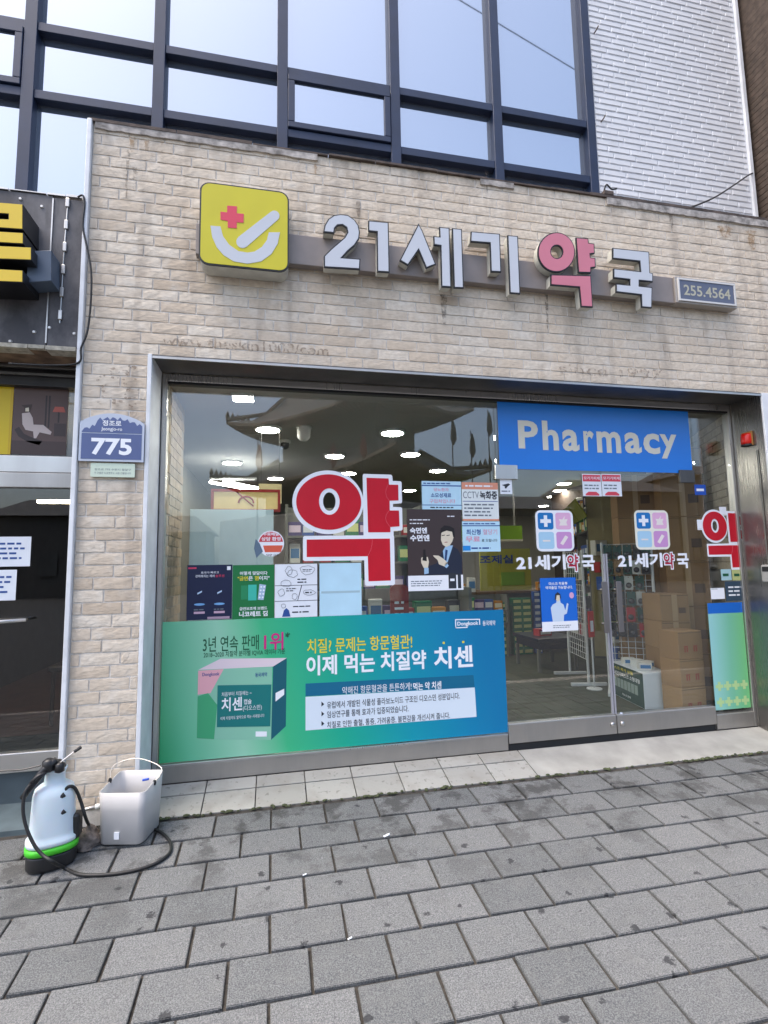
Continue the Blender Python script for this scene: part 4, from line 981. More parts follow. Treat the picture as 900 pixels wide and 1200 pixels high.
# recessed dark head, glass, door
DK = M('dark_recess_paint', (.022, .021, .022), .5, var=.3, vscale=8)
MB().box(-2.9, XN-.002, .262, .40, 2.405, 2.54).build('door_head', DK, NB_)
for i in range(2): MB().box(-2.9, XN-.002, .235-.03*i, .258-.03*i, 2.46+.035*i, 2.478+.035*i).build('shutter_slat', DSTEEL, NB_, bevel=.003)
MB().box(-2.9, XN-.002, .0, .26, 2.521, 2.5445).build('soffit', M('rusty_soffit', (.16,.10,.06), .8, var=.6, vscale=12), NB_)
YN = .30
MB().box(XN-.058, XN-.002, YN-.03, YN+.06, .02, 2.404).build('door_post', STEEL, NB_, bevel=.004)
MB().box(XN-.098, XN-.0585, YN-.006, YN+.05, .02, 2.404).build('door_stop', DSTEEL, NB_, bevel=.003)
MB().box(-2.9, XN-.0985, YN-.014, YN+.05, 1.885, 1.985).build('cross_rail', STEEL, NB_, bevel=.004)
MB().box(-2.9, XN-.0985, YN-.012, YN+.05, 1.795, 1.8845).build('door_top_rail', STEEL2, NB_, bevel=.004)
nd = MB().box(-2.9, XN-.10, YN+.01, YN+.02, .29, 1.794).build('glass_door', NGLASS, NB_)
MB().box(-2.9, XN-.0985, YN-.01, YN+.045, .185, .2895).build('bottom_rail', STEEL, nd, bevel=.004)
MB().box(-2.9, XN-.0985, YN+.02, YN+.045, .0, .184).build('threshold', M('slate_threshold', S(74,86,92,.8), .5, var=.2, vscale=9), NB_)
h = MB().tube([(-1.75, YN-.05, 1.01), (-1.375, YN-.05, 1.03)], .011, 10); h.tube([(-1.40, YN-.05, 1.029), (-1.40, YN+.0095, 1.029)], .008, 8); h.tube([(-1.70, YN-.05, 1.013), (-1.70, YN+.0095, 1.013)], .008, 8); h.build('door_handle', STEEL, nd, True)
MB().box(-2.9, XN-.0985, YN+.01, YN+.02, 1.986, 2.404).build('transom_pane', NGLASS, NB_)
# blue-grey stone floor in front of that door
MB().box(-2.9, XL-.03, Y0+.005, YN+.045, -.06, .012).build('entrance_floor', M('blue_grey_stone', S(98,112,116,.8), .5, var=.22, vscale=6, bump=.1), NB_)
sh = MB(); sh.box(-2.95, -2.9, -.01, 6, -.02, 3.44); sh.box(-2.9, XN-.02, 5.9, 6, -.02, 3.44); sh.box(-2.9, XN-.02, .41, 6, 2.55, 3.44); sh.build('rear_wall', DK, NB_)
MB().quad((-2.9, YN+.05, .05), (XL-.02, YN+.05, .05), (XL-.02, 5.9, .05), (-2.9, 5.9, .05)).build('inner_floor', M('terracotta_floor', S(120,72,48,.7), .4, var=.2), NB_)
MB().box(-2.2, -1.20, .9, 1.5, .051, .056).build('door_mat', M('dark_green_mat', S(36,62,58,.7), .9), NB_)
lampn = MB().box(-2.3, -1.75, 2.6, 2.66, 1.98, 2.01); lampn.build('tube_lamp', M('warm_tube_lamp', (.9,.9,.9), .5, emit=((1, .8, .5), 14)), NB_)
st = thing('wooden_stool', 'dark wooden stool inside the neighbour shop', 'stool', (-1.62, 1.9, .05))
MB().box(-1.80, -1.44, 1.72, 2.08, .48, .52).build('seat', M('dark_stool_wood', (.06,.035,.02), .5), st, bevel=.008)
for x in (-1.77, -1.47):
    for y in (1.75, 2.05): MB().tube([(x, y, .051), (x*.99-.016, y, .48)], .016, 8).build('leg', M('dark_stool_wood'), st)
ycx = thing('yellow_box', 'yellow box on the floor of the neighbour shop', 'box', (-1.72, 2.6, .05))
MB().box(-1.95, -1.55, 2.5, 2.8, .0505, .30).build('box_body', M('yellow_box_paint', S(170,136,30,.8), .5), ycx, bevel=.01); MB().box(-1.96, -1.54, 2.49, 2.81, .301, .33).build('box_lid', M('yellow_box_paint'), ycx, bevel=.006)
t, r = poster('lady_poster', 'photo print of a seated lady with a red lamp above the neighbour door', (15, 454, 79, 533), M('sepia_print', S(92,70,64,.9), .45, var=.08, vscale=5), 'poster', YN-.001+.010)
yq = YN+.009
patch(t, r, (0, 1, 0, .2), FLATM('sepia_floor', (70,52,48)), yq); patch(t, r, (.58, .61, .36, .88), FLATM('dark_wood', (44,32,30)), yq); patch(t, r, (.64, .67, .40, .88), FLATM('dark_wood', (44,32,30)), yq)
patch(t, r, None, FLATM('lamp_red', (180,86,70)), yq, 'lamp_shade', [(.72,.64),(.96,.64),(.92,.72),(.76,.72)], 2); patch(t, r, (.82, .85, .48, .64), FLATM('dark_wood', (44,32,30)), yq, 'lamp_stand'); patch(t, r, (.76, .98, .28, .47), FLATM('cabinet', (60,44,42)), yq)
patch(t, r, None, FLATM('lady_white', (206,190,184)), yq, 'lady_dress', [(.16,.60),(.30,.62),(.36,.54),(.38,.44),(.56,.44),(.72,.34),(.70,.30),(.50,.33),(.44,.24),(.40,.24),(.38,.34),(.24,.36),(.18,.44)], 2)
patch(t, r, None, FLATM('lady_hair', (60,40,32)), yq, 'lady_hat', [(.14,.72),(.34,.74),(.32,.68),(.30,.62),(.22,.62),(.20,.69)], 3); patch(t, r, None, SKIN, yq, 'lady_face', [(.22,.63),(.22,.68),(.28,.69),(.29,.63)], 4)
patch(t, r, None, FLATM('chair_dark', (52,38,36)), yq, 'armchair', [(.04,.36),(.12,.40),(.22,.30),(.40,.24),(.56,.2),(.50,.14),(.30,.18),(.12,.26)], 1)
t, r = poster('yellow_poster', 'plain yellow poster beside the lady print above the neighbour door', (-40, 450, 14.5, 532), M('yellow_print', S(226,196,20,.92), .45), 'poster', YN-.001+.010); patch(t, r, (.94, 1, 0, 1), FLATM('yellow_edge', (214,176,16)), yq, 'edge')
for lab, px in (('upper white paper notice taped to the neighbour glass door', (-30, 629, 36, 664)), ('lower white paper notice taped to the neighbour glass door', (-30, 668, 19, 704))):
    t, r = poster('notice', lab, px, PAPER, 'notice', YN+.009); lines(t, r, (.1, .92, .2, .85), 4, BLUEINK, YN+.009)
# loose cable down the corner
def smooth(pts, n=6):
    pts = [Vector(p) for p in pts]; out = []
    for i in range(len(pts)-1):
        p0, p1, p2, p3 = pts[max(i-1, 0)], pts[i], pts[i+1], pts[min(i+2, len(pts)-1)]
        for k in range(n):
            t_ = k/n; out.append(.5*((2*p1)+(p2-p0)*t_+(2*p0-5*p1+4*p2-p3)*t_*t_+(3*p1-p0-3*p2+p3)*t_**3))
    return out+[pts[-1]]
cb = [P(px, py, -.035) for px, py in ((91, 231), (97, 229), (99, 240), (97, 265), (102, 290), (107, 320), (106, 360), (102, 390), (95, 408), (92, 425), (60, 428), (10, 426))]
tag(MB().tube(smooth(cb), .0055, 7).build('loose_cable', RUBBER, None, True), 'loose black cable hanging down the white corner trim by the grey sign panel', 'cable')

# ------------------------------------------------------------------ brown building on the right
BR = thing('brown_building', 'dark brown clad building behind the white tiled wall corner', 'building', (5.2, .5, 0))
CLAD = M('brown_cladding', (.105, .075, .055), .7, var=.35, vscale=18, bump=.4)
MB().box(4.70, 7.5, -.6, 5, -.02, 9.5).build('core_wall', M('brown_core', (.06,.04,.03), .8), BR)
z = 2.7; i = 0
while z < 9.4:
    MB().obox((4.69, 2.2, z+.028), (0,1,0), (1,0,.25), (-.25,0,1), 2.8, .010, .024).build('cladding_board', CLAD, BR); z += .062; i += 1
tag(MB().tube(smooth([P(px, py, .79) for px, py in ((700, 247), (740, 243), (790, 248), (815, 240), (845, 228), (868, 212), (882, 204))]), .006, 6).build('wall_cable', RUBBER, None, True), 'thin black cable sagging in front of the white tiled wall', 'cable') if False else None
wc = [P(px, py, y_) for px, py, y_ in ((798, 246, -.01), (815, 241, .2), (838, 231, .5), (860, 217, .7), (876, 206, .76), (882, 203, .77))]
tag(MB().tube(smooth(wc), .007, 6).build('wall_cable', RUBBER, None, True), 'thin black cable sagging from the parapet to the white tiled corner', 'cable')
for px, py, lab in ((697, 38, 'rusty hook on the white tiled wall beside the upper window'), (705, 142, 'rusty hook on the white tiled wall beside the lower window')):
    q = P(px, py, YU-.012); h = MB().tube(smooth([(q.x, YU+.0, q.z), (q.x, YU-.04, q.z), (q.x+.015, YU-.05, q.z+.03)]), .006, 6); tag(h.build('wall_hook', FLASH, None, True), lab, 'hook')
q = P(713, 236, -.02); jb = thing('cable_clamp', 'small rusty cable clamp on the parapet under the white tiled wall', 'clamp', q)
MB().box(q.x-.03, q.x+.05, -.022, .05, ZT+.016, ZT+.05).build('clamp_body', FLASH, jb, bevel=.006); MB().tube(smooth([(q.x-.02, .0, ZT+.04), (q.x, -.01, ZT+.10), (q.x+.04, -.01, ZT+.07), (q.x+.09, 0, ZT+.09)]), .006, 6).build('wire_end', RUBBER, jb)

# ------------------------------------------------------------------ sprayer, bucket, rag
TNK = M('translucent_white_plastic', S(206,220,226,.95), .35); TNK.node_tree.nodes['Principled BSDF'].inputs['Subsurface Weight'].default_value = .25
GRNB = M('bright_green_plastic', S(70,190,40,.95), .4)
bx_, by_ = -.985, -.325; bz_ = gz(by_)
SPR = thing('garden_sprayer', 'white plastic pressure sprayer with green band and black hose beside the pillar', 'sprayer', (bx_, by_, bz_))
def oval(prof, rot=.35, n=28, sq=2.6):
    m = MB(); ca_, sa = math.cos(rot), math.sin(rot)
    for rx, ry, h, dx in prof:
        for k in range(n):
            a = 2*math.pi*k/n; c_, s_ = math.cos(a), math.sin(a)
            u = rx*math.copysign(abs(c_)**(2/sq), c_); v = ry*math.copysign(abs(s_)**(2/sq), s_)
            m.v.append((bx_+dx+u*ca_-v*sa, by_+u*sa+v*ca_, bz_+h))
    for i in range(len(prof)-1):
        for k in range(n): m.f.append((i*n+k, i*n+(k+1)%n, (i+1)*n+(k+1)%n, (i+1)*n+k))
    m.f.append(tuple(reversed(range(n)))); m.f.append(tuple((len(prof)-1)*n+k for k in range(n))); return m
oval([(.092,.075,0,0),(.100,.083,.012,0),(.100,.083,.062,0),(.094,.078,.068,0)]).build('base', BLACKP, SPR, True, .004)
fe = MB()
for a in (.6, 2.2, 3.9, 5.3): fe.lathe((bx_+.08*math.cos(a), by_+.066*math.sin(a), bz_-.004), [(.014, 0), (.016, .01)], 10)
oval([(.096,.080,.0685,0),(.106,.089,.074,0),(.106,.089,.094,0),(.098,.082,.100,0)]).build('green_band', GRNB, SPR, True)
oval([(.098,.082,.1005,0),(.104,.087,.108,0),(.104,.087,.122,0),(.094,.080,.130,0),(.092,.078,.15,0),(.088,.076,.24,0),(.085,.074,.305,0),(.078,.069,.332,0),(.058,.055,.348,0),(.043,.043,.356,0),(.040,.040,.392,0),(.046,.046,.410,0),(.049,.049,.418,0)]).build('tank', TNK, SPR, True)
pm = MB().lathe((bx_, by_, bz_+.4185), [(.043, 0), (.043, .006), (.026, .012), (.024, .03)], 18); pm.build('pump_cap', BLACKP, SPR, True)
hd = P(42, 905, by_-.02)
MB().tube([P(26,936,by_-.08), P(40,917,by_-.07), P(52,902,by_-.06), P(66,890,by_-.05)], [.012,.016,.018,.014], 9).build('trigger_wand', BLACKP, SPR, True)
MB().tube([P(36,918,by_-.09), P(44,910,by_-.085), P(54,905,by_-.07)], .008, 8).build('trigger', BLACKP, SPR, True)
MB().lathe(P(57,897,by_-.05), [(.010,-.03), (.024,-.02), (.026,.02), (.012,.03)], 14).build('valve_body', BLACKP, SPR, True)
MB().lathe(P(70,899,by_-.05), [(.008,-.024), (.02,-.018), (.02,.016), (.010,.022)], 14).build('valve_knob', BLACKP, SPR, True)
MB().tube([P(70,894,by_-.05), P(88,880,by_-.04)], .0026, 6).build('lance', STEEL, SPR)
MB().tube([P(87,881,by_-.04), P(95,875.5,by_-.035)], [.007,.008], 9).build('nozzle', BLACKP, SPR)
MB().tube(smooth([P(-30,908,by_-.05), P(0,903.5,by_-.05), P(25,902,by_-.05), P(48,897,by_-.05)]), .0035, 6).build('strap', BLACKP, SPR)
for px, py in ((70, 934), (70.5, 953)):
    q = P(px, py, by_-.045); MB().tube([q+Vector((-.035,.01,-.01)), q, q+Vector((.022,-.004,.012))], [.017,.017,.011], 10).build('hose_port', BLACKP, SPR, True)
MB().box(bx_+.075, bx_+.115, by_-.02, by_+.04, bz_+.10, bz_+.21).build('carry_clip', BLACKP, SPR, bevel=.012)
hp = [P(72,932,-.37), P(80,922,-.36), P(88,924,-.34), P(95,940,-.32), P(101,960,-.31)]
gpt = [(107,976), (118,987), (133,991), (148,989), (160,981), (172,974), (184,975), (194,982), (200,991), (199,1001), (188,1011), (170,1019), (145,1025), (115,1028), (92,1027), (76,1020)]
hp += [PG(a, b)+Vector((0, 0, .009 if i else .02)) for i, (a, b) in enumerate(gpt)]
hp += [P(62,1010,-.475), P(50,1002,-.46), P(40,990,-.45), P(31,970,-.44), P(27,950,-.43), P(29,930,-.42), P(35,920,-.41)]
MB().tube(smooth(hp, 5), .0072, 8).build('hose', RUBBER, SPR, True)
# the cut-open plastic bucket
BUC = M('grey_white_plastic', S(188,186,184,.95), .42, var=.06, vscale=8); 
qx, qy = -.69, -.165; qz = gz(qy)
BK = thing('plastic_bucket', 'square grey white plastic bucket with wire handle against the pillar', 'bucket', (qx, qy, qz))
def sqring(h, a, r, rot=-.22, n=6):
    out = []
    for cx, cy, a0 in ((1,1,0), (-1,1,90), (-1,-1,180), (1,-1,270)):
        for i in range(n+1):
            t_ = math.radians(a0+90*i/n); u, v = cx*(a-r)+r*math.cos(t_), cy*(a-r)+r*math.sin(t_)
            out.append((qx+u*math.cos(rot)-v*math.sin(rot), qy+u*math.sin(rot)+v*math.cos(rot), qz+h))
    return out
m = MB(); prof = [(.004,.098,.03),(.010,.105,.032),(.16,.110,.030),(.268,.114,.028),(.268,.110,.026),(.16,.106,.027),(.016,.101,.028)]
rings = [sqring(*p_) for p_ in prof]; n = len(rings[0])
front_drop = lambda v: v
for r_ in rings:
    for v in r_: m.v.append(v)
for i in range(len(rings)-1):
    for k_ in range(n): m.f.append((i*n+k_, i*n+(k_+1)%n, (i+1)*n+(k_+1)%n, (i+1)*n+k_))
m.f.append(tuple(reversed(range(n)))); m.f.append(tuple((len(rings)-1)*n+k_ for k_ in range(n)))
for i, v in enumerate(m.v):                                 # the side towards the street is cut lower
    if v[2] > qz+.25 and v[1] < qy-.01: m.v[i] = (v[0], v[1], v[2]-.022*min(1, (qy-.01-v[1])/.05))
m.build('bucket_wall', BUC, BK, True)
e1, e2 = Vector((qx-.110, qy+.026, qz+.262)), Vector((qx+.110, qy-.026, qz+.25))
MB().tube(smooth([e1, e1+Vector((.0,.06,.05)), (e1+e2)/2+Vector((.0,.10,.075)), e2+Vector((.02,.06,.045)), e2]), .002, 6).build('wire_handle', STEEL2, BK)
for e in (e1, e2): MB().lathe(e+Vector((0,0,-.012)), [(.007, 0), (.009, .012), (.006, .022)], 8).build('handle_lug', BLACKP, BK)
MB().obox((qx-.028-.01, qy-.1035, qz+.05), (math.cos(-.22), math.sin(-.22), 0), (-math.sin(-.22), math.cos(-.22), 0), (0,0,1), .012, .002, .016).build('paper_label', PAPER, BK)
MB().tube([(qx+.03, qy+.086, qz+.225), (qx+.06, qy+.08, qz+.23)], .006, 8).build('blue_clip', FLATM('clip_blue', (40,80,190)), BK)
tb = thing('steel_tube', 'short bright steel tube lying between sprayer and bucket', 'tube', (-.83, -.07, .12))
MB().tube([P(92,953,-.05), P(100,948.5,-.05), P(114,945,-.05)], [.006,.009,.010], 10).build('tube_body', STEEL, tb, True); MB().tube([P(112,945.5,-.05), P(120,944,-.05)], .013, 10).build('tube_sleeve', WHITEM, tb, True)
rg = MB(); nn = 16; rx_, ry_ = -.865, -.215
for j in range(9):
    for i in range(nn):
        a = 2*math.pi*i/nn; rr_ = (.062*(1-(j/8)**2*.95))*(1+.22*math.sin(3*a+j)+.12*random.uniform(-1, 1)); rg.v.append((rx_+rr_*math.cos(a), ry_+rr_*.9*math.sin(a), gz(ry_)+.004+.085*(j/8)*(1+.15*math.sin(2*a+1))))
for j in range(8):
    for i in range(nn): rg.f.append((j*nn+i, j*nn+(i+1)%nn, (j+1)*nn+(i+1)%nn, (j+1)*nn+i))
rg.f.append(tuple(8*nn+i for i in range(nn)))
tag(rg.build('cleaning_rag', M('dirty_grey_cloth', S(122,112,104,.8), .95, var=.4, vscale=40, bump=.9, bscale=60), None, True), 'crumpled dirty grey cleaning rag beside the sprayer', 'rag')
# small litter on the paving
for px, py, lab, mm in ((453, 980, 'small folded white paper scrap on the paving', PAPER), (357, 1026, 'tiny white crumb on a paving joint', PAPER), (410, 1101, 'tiny pale chip lying on a paving joint', PAPER), (678, 903, 'grey pebble on the edge of the doorstep', CEMENT)):
    q = PG(px, py); m = MB(); r_ = .012 if 'folded' in lab else .006
    m.obox(q+Vector((0,0,.004)), (1,.3,.1), (-.3,1,0), (0,-.1,1), r_*1.4, r_*.5, .002); m.obox(q+Vector((.006,.002,.007)), (1,-.4,.5), (.4,1,0), (-.5,0,1), r_*.8, r_*.5, .0015) if 'folded' in lab else None
    t = thing('litter', lab, 'litter', q); m.build('scrap', mm, t, bevel=.001)

# ------------------------------------------------------------------ inside the pharmacy
ZF, ZC = .12, 2.5
def xw(y): return 3.60+(y-.34)*.475                         # the right wall runs askew
flo = tag(MB().quad((XL+.05, .325, ZF-.012), (3.6, .325, ZF-.012), (xw(9.1), 9.1, ZF-.012), (XL+.05, 9.1, ZF-.012)).build('shop_floor', M('dark_floor_gap', (.03,.028,.022), .7)), 'green brown vinyl plank floor inside the pharmacy', None, None, 'structure')
pk = MB().box(-.079, .079, .001, .899, -.011, 0).mesh('floor_plank', VINYL)
for i in range(34):
    for j in range(9):
        x, y = 1.0+.16*i, .33+.9*j+(.45 if i % 2 else 0)
        if x > xw(y)-.1 or y > 6.5: continue
        if i % 2 and j == 0:
            o = bpy.data.objects.new('floor_plank', pk); COL.objects.link(o); o.parent = flo; o.location = (x, .33, ZF); o.scale.y = .499
        o = bpy.data.objects.new('floor_plank', pk); COL.objects.link(o); o.parent = flo; o.location = (x, y, ZF)
cl = MB().quad((XL+.05, .325, ZC), (XL+.05, 9.1, ZC), (xw(9.1), 9.1, ZC), (3.62, .325, ZC)); cl.box(XL+.05, 3.6, .325, .335, ZC, ZC+.3)
tag(cl.build('shop_ceiling', CEIL), 'flat off white ceiling inside the pharmacy', None, None, 'structure')
wl = MB(); wl.quad((3.60, .325, ZF), (xw(9.1), 9.1, ZF), (xw(9.1), 9.1, ZC), (3.60, .325, ZC))
wr = tag(wl.build('right_wall', M('interior_mortar', (.34,.30,.24), .9)), 'cream brick side wall inside the pharmacy', None, None, 'structure')
IBR = M('cream_interior_brick', (.50,.44,.34), .85, var=.12, vscale=14, bump=.4, rand=.1)
ib = brick_mesh(3, .191).mesh('brick', IBR); wd = Vector((.475, 1, 0)).normalized(); wang = math.atan2(wd.y, wd.x)+math.pi
for k in range(19):
    for i in range(9):
        s_ = .12+.2*i+(.1 if k % 2 else 0); p_ = Vector((3.60, .34, 0))+wd*s_
        o = bpy.data.objects.new('brick', ib); COL.objects.link(o); o.parent = wr; o.location = (p_.x, p_.y, 1.25+BP*k); o.rotation_euler.z = wang
MB().quad((XL+.05, 9.1, ZF), (XL+.05, 9.1, ZC), (xw(9.1), 9.1, ZC), (xw(9.1), 9.1, ZF))
bk = MB().quad((XL+.05, 9.1, ZF), (xw(9.1), 9.1, ZF), (xw(9.1), 9.1, ZC), (XL+.05, 9.1, ZC)); tag(bk.build('back_wall', WALLIN), 'pale wall at the back of the pharmacy', None, None, 'structure')
lw = MB().quad((XL+.05, 9.1, ZF), (XL+.05, .325, ZF), (XL+.05, .325, ZC), (XL+.05, 9.1, ZC)); tag(lw.build('left_wall', M('dark_taupe_wall', (.13,.125,.105), .7, var=.1, vscale=2)), 'dark taupe left wall inside the pharmacy', None, None, 'structure')
pr = tag(MB().box(XL+.05, -.672, .33, .98, ZF, ZC-.002).build('brick_pier', M('interior_mortar')), 'brown brick pier inside the window next to the steel frame', 'pier')
PB = M('brown_interior_brick', (.36,.28,.19), .9, var=.2, vscale=12, bump=.5, rand=.12); pbm = brick_mesh(5, .191).mesh('brick', PB)
for k in range(24):
    for i in range(3):
        o = bpy.data.objects.new('brick', pbm); COL.objects.link(o); o.parent = pr; o.location = (-.672, .375+.1*(k % 2)+.2*i-(.06 if i == 0 and not k % 2 else 0)+.0, .95+BP*k); o.rotation_euler.z = math.pi/2
        if not k % 2 and i == 0: o.scale.x = .5
        
# lamps
def round_lamp():
    t = thing('ceiling_lamp', 'round lit ceiling lamp', 'ceiling lamp', (0,0,0))
    MB().lathe((0,0,-.022), [(.105, 0), (.118, .006), (.118, .021)], 28).build('lamp_ring', WHITEM, t, True)
    MB().lathe((0,0,-.0235), [(.096, 0), (.100, .002)], 28).build('lit_disc', LAMP, t); return t
LP = [(314,504),(460,508),(481,533),(392,535),(272,543),(408,555),(323,561),(513,552),(661,567),(656,575),(648,582),(637,593),(480,575),(440,572)]
proto = None
for px, py in LP:
    q = PZ(px, py, ZC-.02)
    if proto is None: o = proto = round_lamp(); o.location = (q.x, q.y, ZC)
    else: o = copy_tree(proto, (q.x, q.y, ZC))
    o['label'] = 'round lit ceiling lamp inside the pharmacy'; o['group'] = 'round ceiling lamps of the pharmacy'
for ch in proto.children: ch.matrix_parent_inverse = Matrix()
for o in bpy.data.objects:
    if o.name.startswith(('lamp_ring', 'lit_disc')): o.matrix_parent_inverse = Matrix()
q = PZ(285, 467.5, ZC-.02); t = thing('ceiling_panel_lamp', 'small square lit ceiling panel close behind the shop window', 'ceiling lamp', (q.x, q.y, ZC))
MB().box(q.x-.075, q.x+.075, q.y-.065, q.y+.065, ZC-.02, ZC-.001).build('lamp_tray', WHITEM, t); MB().box(q.x-.068, q.x+.068, q.y-.058, q.y+.058, ZC-.0225, ZC-.0205).build('lit_panel', LAMP, t)
for a, b in (((246,565), (300,575)), ((262,564), (302,572))):
    p0, p1 = PZ(*a, ZC-.28), PZ(*b, ZC-.28); t = thing('tube_lamp', 'bare lit tube lamp hanging above the yellow box', 'tube lamp', p0, 'tube lamps above the yellow box')
    MB().tube([p0, p1], .014, 8).build('lit_tube', M('lit_tube', (.9,.9,.9), .5, emit=((1,.98,.94), 9)), t); MB().box(min(p0.x,p1.x), max(p0.x,p1.x), p0.y-.02, p0.y+.02, ZC-.25, ZC-.235).build('lamp_batten', WHITEM, t)
# ceiling camera and speaker
q = PZ(356, 507, ZC-.05); t = thing('ceiling_speaker', 'white dome on the ceiling of the pharmacy', 'ceiling speaker', (q.x, q.y, ZC)); MB().lathe((q.x,q.y,ZC-.12), [(.03,0),(.055,.03),(.06,.1),(.07,.119)], 18).build('dome_body', WHITEM, t, True)
q = PZ(334, 523, ZC-.06); t = thing('security_camera', 'small dark security camera on the ceiling of the pharmacy', 'camera', (q.x, q.y, ZC)); MB().lathe((q.x,q.y,ZC-.03), [(.05,0),(.055,.02),(.05,.029)], 16).build('camera_base', WHITEM, t, True); MB().lathe((q.x,q.y,ZC-.09), [(.012,0),(.035,.015),(.042,.04),(.042,.059)], 16).build('camera_eye', BLACKP, t, True)
# white board, yellow light box and cream sign left
t = thing('display_board', 'pale blank display board standing behind the shop window', 'board', (-.3, .76, ZF)); r = RECT(222, 597, 320.5, 662, .75)
MB().box(r[0], r[1], .75, .775, .45, r[3]).build('board_face', M('pale_board', S(206,226,228,.92), .5, var=.03), t, bevel=.003)
for x in (r[0]+.03, r[1]-.03): MB().box(x-.012, x+.012, .776, .80, ZF, .9).build('board_leg', WHITEM, t)
t = thing('yellow_light_box', 'yellow lit box with a red frame on top of the pale board', 'light box', (-.2, .95, 1.72)); r = RECT(250, 575.5, 326, 598, .9)
MB().box(r[0], r[1], .9, .98, r[2], r[3]).build('box_body', M('lit_yellow_face', S(206,184,126,.8), .5, var=.15, vscale=6, emit=(S(226,200,130), .12)), t)
f = MB(); f.box(r[0]-.016, r[1]+.016, .88, .985, r[3]-.008, r[3]+.012); f.box(r[0]-.016, r[1]+.016, .88, .985, r[2]-.012, r[2]+.008); f.box(r[0]-.016, r[0]+.004, .88, .985, r[2]+.0082, r[3]-.0082); f.box(r[1]-.004, r[1]+.016, .88, .985, r[2]+.0082, r[3]-.0082); f.build('red_frame', M('red_frame_paint', S(150,30,22), .4), t)
cx = (r[0]+r[1])/2; MB().tube([(cx+.055*math.cos(a*.3142), .893, (r[2]+r[3])/2-.02+.05*math.sin(a*.3142)) for a in range(11)], .007, 6).build('red_ring', M('red_frame_paint'), t); MB().tube([(cx-.075, .893, r[3]-.004), (cx+.055, .893, r[2]+.03)], .006, 6).build('red_bow', M('red_frame_paint'), t)
t = thing('cream_hanging_sign', 'cream hanging sign behind the yellow light box', 'sign', (.1, 1.4, 2.0)); r = RECT(303, 567, 330, 590, 1.4)
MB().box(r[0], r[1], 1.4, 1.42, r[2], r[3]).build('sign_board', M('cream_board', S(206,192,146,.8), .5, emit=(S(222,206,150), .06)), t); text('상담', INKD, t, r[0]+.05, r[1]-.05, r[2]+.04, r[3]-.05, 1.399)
for x in (r[0]+.02, r[1]-.02): MB().tube([(x, 1.41, r[3]), (x, 1.41, ZC)], .0012, 5).build('hanger', RUBBER, t)

# product boxes and shelves
def prod(name, w_, d_, h_, c, lc, label):
    t = thing(name, label, 'product box', (0,0,0))
    MB().box(-w_/2, w_/2, -d_/2, d_/2, 0, h_).build('carton', M('pack_%d_%d_%d' % c, S(*c, .85), .45), t, bevel=.002, seg=1)
    MB().box(-w_*.4, w_*.4, -d_/2-.0012, -d_/2-.0002, h_*.25, h_*.75).build('label_print', M('packlabel_%d_%d_%d' % lc, S(*lc, .9), .5), t); return t
PCOL = [((176,40,46),(232,226,214),'red and cream'), ((40,88,168),(226,232,240),'blue and white'), ((30,130,84),(220,226,150),'green and lime'), ((222,222,214),(60,120,170),'white and blue'), ((212,140,40),(240,232,200),'orange and cream'), ((70,60,120),(220,200,220),'violet and pale'), ((60,58,60),(200,190,160),'charcoal and tan')]
prods = []
for i, (c, lc, nm) in enumerate(PCOL): prods.append(prod('product_box', .10+.02*(i % 3), .07, .11+.025*(i % 4), c, lc, nm+' medicine box on the shelves behind the window'))
used = set()
def place_prod(i, loc, group, label=None, rot=0, scale=None):
    if i not in used: used.add(i); o = prods[i]; o.location = loc; o.rotation_euler.z = rot
    else: o = copy_tree(prods[i], loc, None, None, rot)
    if scale: o.scale = scale
    for ch in o.children: ch.matrix_parent_inverse = Matrix()
    o['group'] = group; o['label'] = label or PCOL[i][2]+' medicine box on the shelves behind the window'
    return o
def shelf_unit(label, x0, x1, y, zs, dep=.3, top=None, mat=WHITEM):
    t = thing('shelf_unit', label, 'shelf', ((x0+x1)/2, y, ZF)); zt = top or zs[-1]+.32
    for x in (x0, x1): MB().box(x-.012, x+.012, y, y+dep, ZF, zt).build('side_panel', mat, t)
    MB().box(x0+.0125, x1-.0125, y+dep-.015, y+dep, ZF, zt).build('back_panel', mat, t)
    for z in zs: MB().box(x0+.0125, x1-.0125, y+.002, y+dep-.0155, z-.02, z).build('shelf_board', mat, t)
    return t
zs1 = [.22, .50, .78, 1.06, 1.34, 1.60]
shelf_unit('white shelf unit full of medicine boxes behind the large red syllable', .12, 1.45, 1.9, zs1, .3, 1.9, GREYM)
rnd = random.Random(5)
for z in zs1[2:]:
    x = .2
    while x < 1.4:
        i = rnd.randrange(7); place_prod(i, (x, 2.0+rnd.uniform(-.02, .02), z+.0005), 'medicine boxes on the shelves behind the window', None, rnd.uniform(-.08, .08)); x += rnd.uniform(.125, .17)
# dispensary counter with green sign
t = thing('dispensary_counter', 'long dispensary counter with brown top and yellow green sign board', 'counter', (2.7, 3.4, ZF))
MB().box(1.7, 3.9, 3.42, 3.9, ZF, .90).build('counter_body', M('counter_grey', S(120,112,98,.8), .5, var=.08), t); MB().box(1.65, 3.95, 3.36, 3.95, .9005, .935).build('counter_top', M('counter_brown', S(112,84,56,.8), .4), t, bevel=.004)
r = RECT(563, 643, 622, 690, 3.6); sb = MB().box(r[0], r[1], 3.6, 3.63, .9355, r[3]).build('sign_board', M('yellow_green_board', S(178,176,64,.75), .5, var=.1, vscale=3), t)
text('조제실', FLATM('deep_blue', (24,62,140)), sb, P(562,650,3.6).x, P(601,650,3.6).x, 1.30, 1.42, 3.598, .03); MB().box(r[0]+.3, r[1]-.1, 3.595, 3.599, 1.0, 1.18).build('leaf_print', FLATM('leaf', (120,160,60)), sb)
